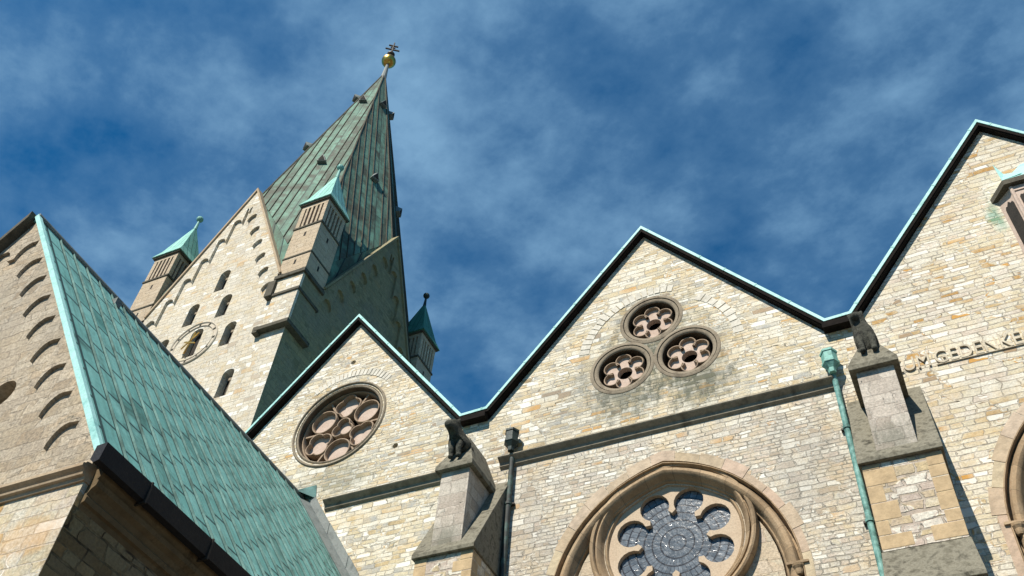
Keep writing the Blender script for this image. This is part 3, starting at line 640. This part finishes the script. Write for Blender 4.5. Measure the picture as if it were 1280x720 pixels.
b.box((ox-1.0, 18.59, 23.42), (ox+1.0, 18.62, 23.6)); b.each('mullion', M['infill'], orl)

# ================================================================== TOWER
TX0, TX1, TY0, TY1 = -46.2, -31.2, 29.5, 45.2
tower = thing('bell_tower', 'tall stone bell tower with steep gables, corner turrets and a pointed green spire', 'tower', (-38.7, 37.4, 0))
sA, eA = (-38.6, 59.85), (37.5, 60.1)
def field_path(ax, az, hw, zk, dx, dz, n, inset, aw, ah):
    """right-hand stepped arcade under a rake, from the top down; mirrored by the caller"""
    pts = [(.03, az-2.5), (.05, az-2.15), (.15, az-1.95), (.235, az-2.0)]
    x = .25; z = az-3.1
    for k in range(n):
        pts += [(x, z-ah)]
        for i in range(1, 6):
            t = math.pi/2*i/5; pts.append((x+aw*(1-math.cos(t)), z-ah+ah*math.sin(t)))
        pts.append((x+dx*.93, z-ah*.25)); x += dx; z -= dz
    return [(ax+p[0], p[1]) for p in pts], [(ax-p[0], p[1]) for p in pts]
def gable_front(ax, az, x0, x1, zk, hw, dx, dz, n, d0, d1, face, wx):
    rp, lp = field_path(ax, az, hw, zk, dx, dz, n, .6, .55, .6)
    lo = [(x1-wx, 43.0), (x1, 43.0), (x1, 47.6), (ax+hw, zk), (ax, az), (ax-hw, zk), (x0, 47.6), (x0, 43.0), (x0+wx, 43.0)]
    inn = [(x0+wx, 46.2)] + [p for p in lp[::-1] if p[1] > 47.0 and p[0] > x0+wx+.05] + [p for p in rp if p[1] > 47.0 and p[0] < x1-wx-.05] + [(x1-wx, 46.2)]
    return MB().plate(lo + inn, [], d0, d1, face)
wins = [(-38.42, 49.9, .42, 2.1), (-37.3, 47.0, .42, 2.1), (-39.95, 47.1, .42, 2.1), (-35.92, 43.9, .42, 2.1), (-34.55, 39.3, .42, 2.2), (-41.3, 44.3, .4, 2.0)]
holes = [roundarch(x, z+h/2-a, a, z-h/2) for x, z, a, h in wins] + [roundarch(-38.62, 44.85, .46, 42.8)]
FD = .2
MB().plate([(TX0, 0), (TX1-FD-.004, 0), (TX1-FD-.004, 47.6), (sA[0]+5.35, 48.1), sA, (sA[0]-5.35, 48.1), (TX0, 47.6)], holes, TY0+FD, TY0+1.1).build('wall', M['tower'], tower)
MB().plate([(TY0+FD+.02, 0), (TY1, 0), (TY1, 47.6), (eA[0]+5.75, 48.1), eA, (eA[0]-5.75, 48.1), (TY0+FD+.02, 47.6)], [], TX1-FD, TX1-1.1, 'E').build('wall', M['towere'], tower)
MB().plate([(TX0, 0), (TX1-1.1, 0), (TX1-1.1, 47.6), (sA[0]+5.35, 48.1), sA, (sA[0]-5.35, 48.1), (TX0, 47.6)], [], TY1-.02, TY1-1.0).build('wall', M['tower'], tower)
MB().plate([(TY0+1.1, 0), (TY1-1.0, 0), (TY1-1.0, 47.6), (eA[0]+5.75, 48.1), eA, (eA[0]-5.75, 48.1), (TY0+1.1, 47.6)], [], TX0+.02, TX0+1.0, 'E').build('wall', M['tower'], tower)
gable_front(sA[0], sA[1], TX0, TX1, 48.1, 5.35, .80, 1.82, 7, TY0, TY0+FD, 'S', 1.9).build('gable_frieze', M['tower'], tower)
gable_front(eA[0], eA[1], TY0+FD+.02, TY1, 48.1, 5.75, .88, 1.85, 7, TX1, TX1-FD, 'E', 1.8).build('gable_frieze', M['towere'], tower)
# plain lower corner strips carry the frieze plane down to the ground on both faces
# rake copings
def coping(face, ax, az, hw, zk, d):
    b = MB()
    for s in (-1, 1):
        p, q = (ax, az+.03), (ax+s*hw, zk+.03); dx, dz = q[0]-p[0], q[1]-p[1]; l = math.hypot(dx, dz); nx, nz = -dz/l*s, dx/l*s
        nx, nz = (nx, nz) if nz > 0 else (-nx, -nz)
        poly = [p, q, (q[0]+nx*.15, q[1]+nz*.15), (p[0], p[1]+.15/nz)]
        b.plate(poly, [], d[0], d[1], face)
    return b
coping('S', sA[0], sA[1], 5.4, 48.1, (TY0-.12, TY0+.75)).build('coping', M['coping'], tower)
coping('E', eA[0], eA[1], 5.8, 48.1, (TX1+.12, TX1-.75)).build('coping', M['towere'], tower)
# corner strings under the turrets
b = MB()
for z0, z1, o in ((47.45, 47.75, .16), (45.85, 46.05, .1), (42.75, 43.02, .22)):
    b.box((TX1-2.15, TY0-o, z0), (TX1+o, TY0+.35, z1)); b.box((TX1-.3, TY0+.351, z0), (TX1+o, TY0+2.15, z1)); b.box((TX0-o, TY0-o, z0), (TX0+2.15, TY0+.35, z1)); b.box((TX1-.3, TY1-2.15, z0), (TX1+o, TY1+o, z1))
b.box((TX1-2.3, TY0-.2, 42.6), (TX1-1.95, TY0+.2, 43.1)); b.box((TX1-2.45, TY0-.2, 45.9), (TX1-1.9, TY0+.2, 47.3))
b.each('string_course', M['mossd'], tower)
# windows: dark backs, pale lit jamb shafts
b = MB()
for x, z, a, h in wins: b.plate(roundarch(x, z+h/2-a, a+.1, z-h/2-.1), [], TY0+.72, TY0+.76)
b.plate(roundarch(-38.62, 44.85, .55, 42.7), [], TY0+.6, TY0+.64); b.each('window', M['void'], tower)
for x, z, a, h in wins:
    b = MB(); b.tube([(x+.02, TY0+.60, z-h/2), (x+.02, TY0+.60, z+h/2-a-.2)], .08, 8); b.box((x-.16, TY0+.5, z+h/2-a-.2), (x+.2, TY0+.72, z+h/2-a))
    b.build('window_shaft', M['ringstone'], tower)
# clock
CX, CZ = -38.62, 43.98
ck = MB()
ck.sweep(circle(CX, CZ, 1.46, 60), [(-.36, TY0+FD), (-.36, TY0+FD-.07), (-.31, TY0+FD-.10), (-.26, TY0+FD-.06), (-.25, TY0+FD-.03), (-.06, TY0+FD-.03), (-.03, TY0+FD-.07), (.03, TY0+FD)], True)
ck = ck.build('clock', M['clock'], tower); ck['label'] = 'round stone clock ring with gilded hands'
b = MB()
for k in range(12):
    t = R(30*k); b.bar((CX+1.50*math.cos(t), TY0+.155, CZ+1.50*math.sin(t)), (CX+1.70*math.cos(t), TY0+.155, CZ+1.70*math.sin(t)), .09, .06, (0, 1, 0))
b.each('hour_mark', M['mossd'], ck)
b = MB(); b.bar((CX-.55, TY0-.05, CZ-.55), (CX+.42, TY0-.05, CZ+.62), .09, .05, (0, 1, 0)); b.bar((CX-.18, TY0-.02, CZ-1.0), (CX+.05, TY0-.02, CZ+.75), .10, .05, (0, 1, 0)); b.bar((CX-.5, TY0-.04, CZ+.06), (CX+.4, TY0-.04, CZ-.3), .10, .05, (0, 1, 0))
b.each('hand', M['gold'], ck)
# spire of eight planes
tip = Vector((-38.3, 37.8, 91.3))
Sp, Ep, Np, Wp = Vector((sA[0], TY0+.4, 59.75)), Vector((TX1-.4, eA[0], 60.0)), Vector((sA[0], TY1-.4, 59.75)), Vector((TX0+.4, eA[0], 60.0))
SE, NE, NW, SW = Vector((TX1-.3, TY0+.3, 47.9)), Vector((TX1-.3, TY1-.3, 47.9)), Vector((TX0+.3, TY1-.3, 47.9)), Vector((TX0+.3, TY0+.3, 47.9))
planes = [(Sp, SE), (SE, Ep), (Ep, NE), (NE, Np), (Np, NW), (NW, Wp), (Wp, SW), (SW, Sp)]
skirt = MB()
for pk, cn in planes:
    if pk in (SE, NE, NW, SW): pk, cn = cn, pk
    q = pk.lerp(cn, .74); q.z = 48.0; ix = Vector((sA[0]-q.x, eA[0]-q.y, 0)).normalized()*.0
    skirt.add([pk-Vector((0, 0, .05)), q, cn], [(0, 1, 2)], [(pk.z, 0), (q.z, 2), (cn.z, 3)])
sheet, seams = MB(), MB(); STRIP = .58
for a, c in planes:
    n = (a-tip).cross(c-tip).normalized(); n = n if n.z > 0 else -n
    up = (Vector((0, 0, 1)) - n*n.z).normalized(); hz = n.cross(up).normalized()
    off = sum(map(ord, 'spire'))
    uv = [((p-tip).dot(up), (p-tip).dot(hz)) for p in (tip, a, c)]
    sheet.add([tip, a, c], [(0, 1, 2)], uv)
    vs = [q[1] for q in uv]; k = math.ceil(min(vs)/STRIP)
    while k*STRIP < max(vs):
        v = k*STRIP; hits = []
        tri = (tip, a, c)
        for i in range(3):
            j = (i+1) % 3
            if (vs[i]-v)*(vs[j]-v) < 0: t = (v-vs[i])/(vs[j]-vs[i]); hits.append(tri[i].lerp(tri[j], t))
        if len(hits) == 2: seams.bar(hits[0]+n*.02, hits[1]+n*.02, .045, .09, n)
        k += 1
for e in (Sp, SE, Ep, NE, Np, NW, Wp, SW): seams.tube([e, tip], .07, 6)
spire = sheet.build('spire', M['spire'], tower); skirt.build('skirt', M['spire'], spire); seams.build('seams', M['mossd'], spire)
# small roof hatches on the spire
def hatch(p, a, c):
    n = (a-tip).cross(c-tip).normalized(); n = n if n.z > 0 else -n
    up = (Vector((0, 0, 1)) - n*n.z).normalized(); hz = n.cross(up); out = Vector((n.x, n.y, 0)).normalized(); p = Vector(p)
    p = p - n*((p-tip).dot(n)); s = .36
    f0, f1, ap, bk = p+out*.34-hz*s, p+out*.34+hz*s, p+out*.42+Vector((0, 0, .8)), p+up*1.25
    b = MB(); b.add([f0, f1, ap, bk, p-hz*s, p+hz*s], [(0, 2, 3, 4), (1, 5, 3, 2), (0, 4, 5, 1), (0, 1, 2)]); h = b.build('roof_hatch', M['lead'], spire)
    cc = (f0+f1+ap)/3; MB().add([cc+(q-cc)*.78+out*.03 for q in (f0, f1, ap)], [(0, 1, 2)]).build('opening', M['void'], h)
    return h
for p, a, c in (((-36.3, 32.24, 66.3), Sp, SE), ((-37.63, 35.6, 81.7), Sp, SE), ((-33.52, 35.7, 66.9), SE, Ep), ((-36.54, 37.1, 82.5), SE, Ep), ((-34.06, 40.3, 68.2), Ep, NE), ((-37.3, 39.1, 84.0), Ep, NE), ((-40.6, 33.6, 73.0), SW, Sp), ((-39.3, 36.0, 84.0), SW, Sp)): hatch(p, a, c)
fin = MB(); T = tip; fin.tube([T-Vector((0, 0, 1.5)), T+Vector((0, 0, .6)), T+Vector((0, 0, 1.9))], [.34, .22, .14], 10); fin = fin.build('finial', M['lead'], spire)
b = MB(); b.lathe((T.x, T.y, 0), [(.75*math.sin(R(a)), T.z+2.45-.75*math.cos(R(a))) for a in range(0, 181, 12)], 20); b.build('gilded_ball', M['gold'], spire, True)
b = MB(); b.tube([T+Vector((0, 0, 3.1)), T+Vector((0, 0, 4.0)), T+Vector((0, 0, 6.5))], [.16, .11, .07], 8); b.lathe((T.x, T.y, 0), [(.05, T.z+3.3), (.42, T.z+3.75), (.42, T.z+3.95), (.05, T.z+4.3)], 12)
for z, l in ((5.0, .75), (5.8, .5)): b.bar(T+Vector((-l*.8, -l*.6, z)), T+Vector((l*.8, l*.6, z)), .14, .14)
for z, l in ((5.4, .25),): b.bar(T+Vector((-l*.8, -l*.6, z)), T+Vector((l*.8, l*.6, z)), .12, .12)
b.build('cross', M['iron'], spire)
# corner turrets
def turret(x0, y0, label, cap):
    x1, y1 = x0+2.15, y0+2.15; cx, cy = x0+1.075, y0+1.075
    s = MB(); s.box((x0, y0, 47.751), (x1, y1, 52.7)); s = s.build('turret', M['turret'], tower); s['label'] = label
    b = MB()
    b.box((x0+.25, y0+.25, 52.70), (x1-.25, y1-.25, 55.2)); b.build('louvres', M['brick'], s)
    b = MB(); n = 5
    for k in range(n+1):
        w_ = .30 if k in (0, n) else .17; u = [0, .42, .775, 1.13, 1.485, 2.15-.30][k] if k < n else 1.85
        if k == 0: u = 0
        if k == n: continue
        if k == 0: continue
        b.box((x0+u+.03, y0, 52.72), (x0+u+w_+.03, y0+.24, 54.9)); b.box((x1-.24, y0+u+.03, 52.72), (x1, y0+u+w_+.03, 54.9)); b.box((x0, y0+u+.03, 52.72), (x0+.24, y0+u+w_+.03, 54.9))
    for (a, c) in ((x0, y0), (x1-.32, y0), (x0, y1-.32), (x1-.32, y1-.32)): b.box((a, c, 52.72), (a+.32, c+.32, 54.9))
    b.box((x0-.004, y0-.004, 54.9), (x1+.004, y1+.004, 55.22)); b.build('belfry', M['turret'], s)
    b = MB()
    for z, o, h in ((49.5, .05, .13), (52.62, .07, .15), (55.222, .14, .14)): b.box((x0-o, y0-o, z), (x1+o, y1+o, z+h))
    b.each('string_course', M['mossd'], s)
    b = MB()
    for (xx, yy, zz) in ((x0+1.0, y0-.004, 51.6), (x0+1.0, y0-.004, 48.7)): b.box((xx, yy, zz), (xx+.16, yy+.01, zz+.45))
    for (xx, yy, zz) in ((x1-.006, y0+1.0, 51.6), (x1-.006, y0+1.0, 48.7)): b.box((xx, yy, zz), (xx+.01, yy+.16, zz+.45))
    b.each('slit', M['void'], s)
    rf = MB(); o = .24; base = [(x0-o, y0-o, 55.364), (x1+o, y0-o, 55.364), (x1+o, y1+o, 55.364), (x0-o, y1+o, 55.364)]; mid = [(cx+(p[0]-cx)*.76, cy+(p[1]-cy)*.76, 56.2) for p in base]; tp = (cx, cy, 60.1)
    uvq = lambda i: None
    for i in range(4):
        j = (i+1) % 4
        rf.add([base[i], base[j], mid[j], mid[i]], [(0, 1, 2, 3)], [(0, 0), (0, 2.5), (1, 2.2), (1, .3)]); rf.add([mid[i], mid[j], tp], [(0, 1, 2)], [(1, .3), (1, 2.2), (5, 1.25)])
    rf.add(base, [(3, 2, 1, 0)], [(0, 0), (0, 2.5), (2.5, 2.5), (2.5, 0)])
    rf = rf.build('roof', M[cap], s)
    b = MB(); b.tube([(cx, cy, 59.7), (cx, cy, 60.9)], [.14, .06], 8); b.lathe((cx, cy, 0), [(.27*math.sin(R(a)), 60.95-.27*math.cos(R(a))) for a in range(0, 181, 20)], 12); b.build('finial', M['head_green'] if cap == 'cap' else M['head_dark'], s)
turret(TX1-2.15, TY0, 'turret in front of the spire', 'cap'); turret(TX0, TY0, 'western turret seen beyond the gable', 'cap'); turret(TX1-2.15, TY1-2.15, 'dark green capped turret behind the nave gable', 'capd'); turret(TX0, TY1-2.15, 'turret behind the spire', 'capd')

# ================================================================== CHAPEL (near, left)
KY = 7.6; RX, RZ = -16.94, 19.2; KS = 1.42; WXE = -10.9; WXW = 2*RX-WXE
chap = thing('transept_chapel', 'near gabled stone wing with a steep green copper roof and black gutter', 'church wing', (RX, 13, 0))
def kz(x): return RZ - KS*abs(x-RX)
zc = 10.3
KF = .075
field = []
MB().plate([(WXW, 10.28), (WXE, 10.28), (WXE, kz(WXE)-.16), (RX, RZ-.16), (WXW, kz(WXW)-.16)], [circle(-14.35, 12.85, .33, 20), circle(2*RX+14.35, 12.85, .33, 20)], KY+KF, KY+.8).build('gable_wall', M['chapel'], chap)
# raked arcade standing proud of the field
path = []; x, z = RX+.10, RZ-1.10
for k in range(9):
    path += [(x, z-.44)]
    for i in range(1, 7):
        t = math.pi/2*i/6; path.append((x+.30*(1-math.cos(t)), z-.44+.44*math.sin(t)))
    path.append((x+.53, z-.03)); x += .577; z -= .836
rp = path + [(WXE-.8, 10.9), (WXE-.8, 10.285)]
lp = [(2*RX-p[0], p[1]) for p in rp]
MB().plate([(WXE, 10.285), (WXE, kz(WXE)-.16), (RX, RZ-.16), (WXW, kz(WXW)-.16), (WXW, 10.285)] + lp[::-1] + rp, [], KY, KY+KF).build('gable_frieze', M['chapel'], chap)
b = MB(); b.plate(circle(-14.35, 12.85, .4, 20), [], KY+.55, KY+.6); b.plate(circle(2*RX+14.35, 12.85, .4, 20), [], KY+.55, KY+.6); b.each('round_window', M['void'], chap)
MB().box((WXW, KY+.01, 0), (WXE-.004, KY+.8, 9.99)).build('wall', M['chapel_lo'], chap)
blind = pointed(0, 0, 1, 1, 0)
def ycirc(yc, zs, a, h, zb): return pointed(yc, zs, a, h, zb, 8)
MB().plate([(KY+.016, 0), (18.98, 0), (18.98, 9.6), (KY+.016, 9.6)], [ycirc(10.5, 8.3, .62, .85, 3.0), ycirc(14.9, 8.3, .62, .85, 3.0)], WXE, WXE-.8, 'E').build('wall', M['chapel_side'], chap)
for yc in (10.5, 14.9):
    b = MB()
    po, pi_ = ycirc(yc, 8.3, .95, 1.22, 3.0), ycirc(yc, 8.3, .63, .86, 3.0)
    for i in range(len(po)-1): b.plate([pi_[i], pi_[i+1], po[i+1], po[i]], [], WXE+.012+.012*(i % 2), WXE-.06, 'E')
    b.build('window_arch', M['chapel_side'], chap)
b = MB()
for yc in (10.5, 14.9): b.plate(ycirc(yc, 8.3, .7, .92, 3.0), [], WXE-.45, WXE-.5, 'E')
b.each('window', M['void'], chap)
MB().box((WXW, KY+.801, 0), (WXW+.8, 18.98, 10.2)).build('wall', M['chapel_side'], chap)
# front ledge and side cornice
def ledge(pr, a, b_, face):
    mb = MB(); n = len(pr); vs = []
    for t in (a, b_):
        for o, z in pr: vs.append((t, KY-o, z) if face == 'S' else (WXE+o, t, z))
    return mb.add(vs, [(i, (i+1) % n, n+(i+1) % n, n+i) for i in range(n)] + [tuple(range(n)), tuple(range(2*n-1, n-1, -1))])
pr = [(-.2, 9.99), (.03, 9.99), (.04, 10.05), (.09, 10.06), (.10, 10.09), (.07, 10.11), (.10, 10.14), (.155, 10.17), (.155, 10.22), (.12, 10.235), (.10, 10.27), (.03, 10.29), (-.2, 10.29)]
ledge(pr, WXW, WXE+.02, 'S').build('ledge', M['coping'], chap)
pr2 = [(-.3, 9.6), (.0, 9.6), (.02, 9.68), (.07, 9.70), (.08, 9.78), (.05, 9.82), (.09, 9.90), (.16, 9.96), (.17, 10.04), (.13, 10.07), (.18, 10.14), (.2, 10.2), (.2, 10.27), (-.3, 10.27)]
ledge(pr2, KY+.10, 18.97, 'E').build('cornice', M['cornice'], chap)
gt = MB(); gt.plate([(WXE+.15, 10.22), (WXE+.24, 10.14), (WXE+.34, 10.17), (WXE+.36, 10.48), (WXE+.33, 10.49), (WXE+.31, 10.25), (WXE+.17, 10.27)], [], KY-.14, 18.95)
gt.plate([(WXE+.15, 10.22), (WXE+.24, 10.14), (WXE+.34, 10.17), (WXE+.36, 10.48), (WXE+.16, 10.47)], [], KY-.17, KY-.1405)
gt = gt.build('gutter', M['gutter'], chap)
b = MB()
for k in range(7): y = KY+.85+1.55*k; b.box((WXE+.145, y, 10.12), (WXE+.372, y+.035, 10.5))
b.each('gutter_strap', M['iron'], gt)
# copper roof
rb, seam = MB(), MB()
def rpt(s, y, lift=0):   # s measured down the slope from the ridge, east side
    l = math.hypot(1, KS); return Vector((RX+s/l+lift*KS/l, y, RZ-s*KS/l+lift/l))
SL = (WXE+.24-RX)*math.hypot(1, KS)
def quad(pa, pb, pc, pd, uv): rb.add([pa, pb, pc, pd], [(0, 1, 2, 3)], uv)
y0, y1 = KY-.05, 18.98
quad(rpt(0, y0), rpt(SL, y0), rpt(SL, y1), rpt(0, y1), [(0, y0), (SL, y0), (SL, y1), (0, y1)])
def mir(v): return Vector((2*RX-v.x, v.y, v.z))
quad(mir(rpt(0, y1)), mir(rpt(SL, y1)), mir(rpt(SL, y0)), mir(rpt(0, y0)), [(0, y1), (SL, y1), (SL, y0), (0, y0)])
l = math.hypot(1, KS)
def low(v, d=.12): return Vector((v.x, v.y, v.z-d))
for f in (lambda v: v, mir):
    quad(low(f(rpt(0, y0))), low(f(rpt(SL, y0))), low(f(rpt(SL, y1))), low(f(rpt(0, y1))), [(0, y0), (SL, y0), (SL, y1), (0, y1)])
    quad(f(rpt(0, y0)), f(rpt(SL, y0)), low(f(rpt(SL, y0))), low(f(rpt(0, y0))), [(0, 0), (SL, 0), (SL, .1), (0, .1)])
    quad(f(rpt(SL, y0)), f(rpt(SL, y1)), low(f(rpt(SL, y1))), low(f(rpt(SL, y0))), [(0, 0), (0, 1), (.1, 1), (.1, 0)])
roof = rb.build('roof', M['roof'], chap)
nrm = (rpt(1, 0, 1)-rpt(1, 0)).normalized()
k = math.ceil((KY+.3)/.46)
while k*.46 < 18.9:
    yy = k*.46; seam.bar(rpt(.1, yy, .02), rpt(SL-.02, yy, .02), .016, .045, nrm)
    k += 1
seam.build('seams', M['roofseam'], roof)
# verge strip, ridge roll, vent
b = MB(); b.add([rpt(0, KY-.09, .05), rpt(SL, KY-.09, .05), rpt(SL, KY+.02, .05), rpt(0, KY+.02, .05), rpt(0, KY-.09, -.06), rpt(SL, KY-.09, -.06), rpt(SL, KY+.02, -.02), rpt(0, KY+.02, -.02)], [(0, 1, 2, 3), (4, 7, 6, 5), (0, 4, 5, 1), (3, 2, 6, 7), (0, 3, 7, 4), (1, 5, 6, 2)])
b.build('verge', M['edge'], roof)
b = MB(); a = [mir(rpt(0, KY-.22, .05)), mir(rpt(SL, KY-.22, .05)), mir(rpt(SL, KY+.02, .05)), mir(rpt(0, KY+.02, .05))]; b.add(a + [v-Vector((0, 0, .22)) for v in a], [(0, 1, 2, 3), (4, 7, 6, 5), (0, 4, 5, 1), (3, 2, 6, 7), (0, 3, 7, 4), (1, 5, 6, 2)])
b.build('verge', M['mossd'], roof)
MB().tube([(RX, KY-.06, RZ+.03), (RX, 18.97, RZ+.03)], .07, 8).build('ridge_roll', M['lead'], roof)
b = MB(); p = rpt(.55, 10.2); b.box((p.x-.1, p.y-.09, p.z-.1), (p.x+.10, p.y+.09, p.z+.13)); b.build('vent', M['lead'], roof)
p = rpt(4.2, 17.9); 
# flashing against the nave
b = MB(); n_ = 12
for i in range(n_):
    xa, xb = RX+.35+(WXE-.2-RX-.35)*i/n_, RX+.35+(WXE-.2-RX-.35)*(i+1)/n_; ha = .62+random.uniform(-.03, .03)
    b.plate([(xa+.01, kz(xa)-.05), (xb, kz(xb)-.05), (xb, kz(xb)+ha), (xa+.01, kz(xa)+ha)], [], 18.955-.01*(i % 2), 18.985)
b.build('flashing', M['lead'], roof)
b = MB(); b.add([rpt(.4, 18.55, .02), rpt(SL, 18.55, .02), rpt(SL, 18.95, .14), rpt(.4, 18.95, .14), ], [(0, 1, 2, 3)]); b.build('valley_sheet', M['lead'], roof)
b = MB(); b.add([(RX-.1, 18.98, RZ+.0), (RX+.5, 18.98, RZ-.1), (RX+.40, 18.98, RZ+.42), (RX+.1, 18.98, RZ+.2), (RX, 18.6, RZ+.05)], [(0, 1, 2, 3), (0, 3, 4), (1, 4, 2), (2, 4, 3)]); b.build('saddle_flashing', M['roofseam'], roof)

# ================================================================== carved beasts
def skin(name, mat, label, cat, base, verts, edges, radii, extras=(), sub=2):
    me = bpy.data.meshes.new(name); me.from_pydata([Vector(v) for v in verts], edges, []); o = bpy.data.objects.new(name, me); col.objects.link(o)
    sk = o.modifiers.new('skin', 'SKIN'); sk.use_smooth_shade = True
    for i, r in enumerate(radii): me.skin_vertices[0].data[i].radius = (r, r) if not isinstance(r, tuple) else r
    me.skin_vertices[0].data[0].use_root = True
    ss = o.modifiers.new('sub', 'SUBSURF'); ss.levels = sub; ss.render_levels = sub
    bpy.context.view_layer.update()
    dg = bpy.context.evaluated_depsgraph_get(); m2 = bpy.data.meshes.new_from_object(o.evaluated_get(dg))
    o.modifiers.clear(); o.data = m2; m2.name = name; m2.materials.clear(); m2.materials.append(mat)
    for p in m2.polygons: p.use_smooth = True
    o.location = base; o['label'] = label; o['category'] = cat; ROOT[o.name] = base
    return o
def beast(cx, zoff, label, lean, tall):
    base = Vector((cx, 17.72, 18.05+zoff))
    if lean:   # crouching on the cap, head thrust forward over the edge
        v = [(0, .10, .26), (0, -.06, .36), (0, -.22, .44), (-.02, -.40, .58), (-.05, -.54, .74), (-.06, -.68, .70), (-.07, -.82, .60),      # 0 pelvis 1 belly 2 chest 3 neck 4 skull 5 brow 6 muzzle
             (.12, -.26, .36), (.11, -.36, .14), (.11, -.30, -.10), (.12, -.37, -.16),                                       # right foreleg
             (-.12, -.26, .36), (-.11, -.36, .14), (-.11, -.30, -.10), (-.12, -.37, -.16),
             (.17, .18, .26), (.25, -.06, .34), (.25, .08, .04), (.25, -.10, -.02),                                          # right hind leg
             (-.17, .18, .26), (-.25, -.06, .34), (-.25, .08, .04), (-.25, -.10, -.02),
             (.09, -.50, .90), (.13, -.46, 1.0), (-.17, -.50, .90), (-.21, -.46, 1.0), (0, .2, .36), (.05, .28, .58)]
        e = [(0, 1), (1, 2), (2, 3), (3, 4), (4, 5), (5, 6), (2, 7), (7, 8), (8, 9), (9, 10), (2, 11), (11, 12), (12, 13), (13, 14), (0, 15), (15, 16), (16, 17), (17, 18), (0, 19), (19, 20), (20, 21), (21, 22), (4, 23), (23, 24), (4, 25), (25, 26), (0, 27), (27, 28)]
        r = [.33, .33, .30, .18, .20, .15, .11, .13, .085, .07, .085, .13, .085, .07, .085, .2, .12, .075, .07, .15, .12, .075, .07, .05, .025, .05, .025, .07, .05]
    else:      # sitting bolt upright, seen from the front
        v = [(0, .18, .22), (0, .08, .48), (-.01, -.04, .78), (-.05, -.10, 1.02), (-.09, -.16, 1.20), (-.10, -.28, 1.18), (-.11, -.42, 1.10),
             (.13, -.10, .74), (.14, -.17, .40), (.13, -.19, .10), (.14, -.29, .03),
             (-.13, -.10, .74), (-.14, -.17, .40), (-.13, -.19, .10), (-.14, -.29, .03),
             (.13, .14, .20), (.19, -.08, .30), (.19, .05, .05), (.20, -.14, -.02),
             (-.13, .14, .20), (-.19, -.08, .30), (-.19, .05, .05), (-.20, -.14, -.02),
             (.03, -.13, 1.34), (.07, -.10, 1.47), (-.20, -.13, 1.34), (-.25, -.10, 1.47), (0, .30, .36), (0, .34, .66)]
        e = [(0, 1), (1, 2), (2, 3), (3, 4), (4, 5), (5, 6), (2, 7), (7, 8), (8, 9), (9, 10), (2, 11), (11, 12), (12, 13), (13, 14), (0, 15), (15, 16), (16, 17), (17, 18), (0, 19), (19, 20), (20, 21), (21, 22), (4, 23), (23, 24), (4, 25), (25, 26), (0, 27), (27, 28)]
        r = [.30, .28, .25, .15, .165, .12, .085, .12, .085, .07, .085, .12, .085, .07, .085, .16, .09, .065, .06, .12, .09, .065, .06, .065, .03, .065, .03, .08, .05]
    o = skin('stone_beast', M['soot'], label, 'statue', base, v, e, r)
    return o
beast(B1, .0, 'black weathered stone beast crouching with lowered head on the left buttress', True, 1)
beast(B2, .02, 'black stone beast sitting upright on the buttress beside the green pipe', False, 1)
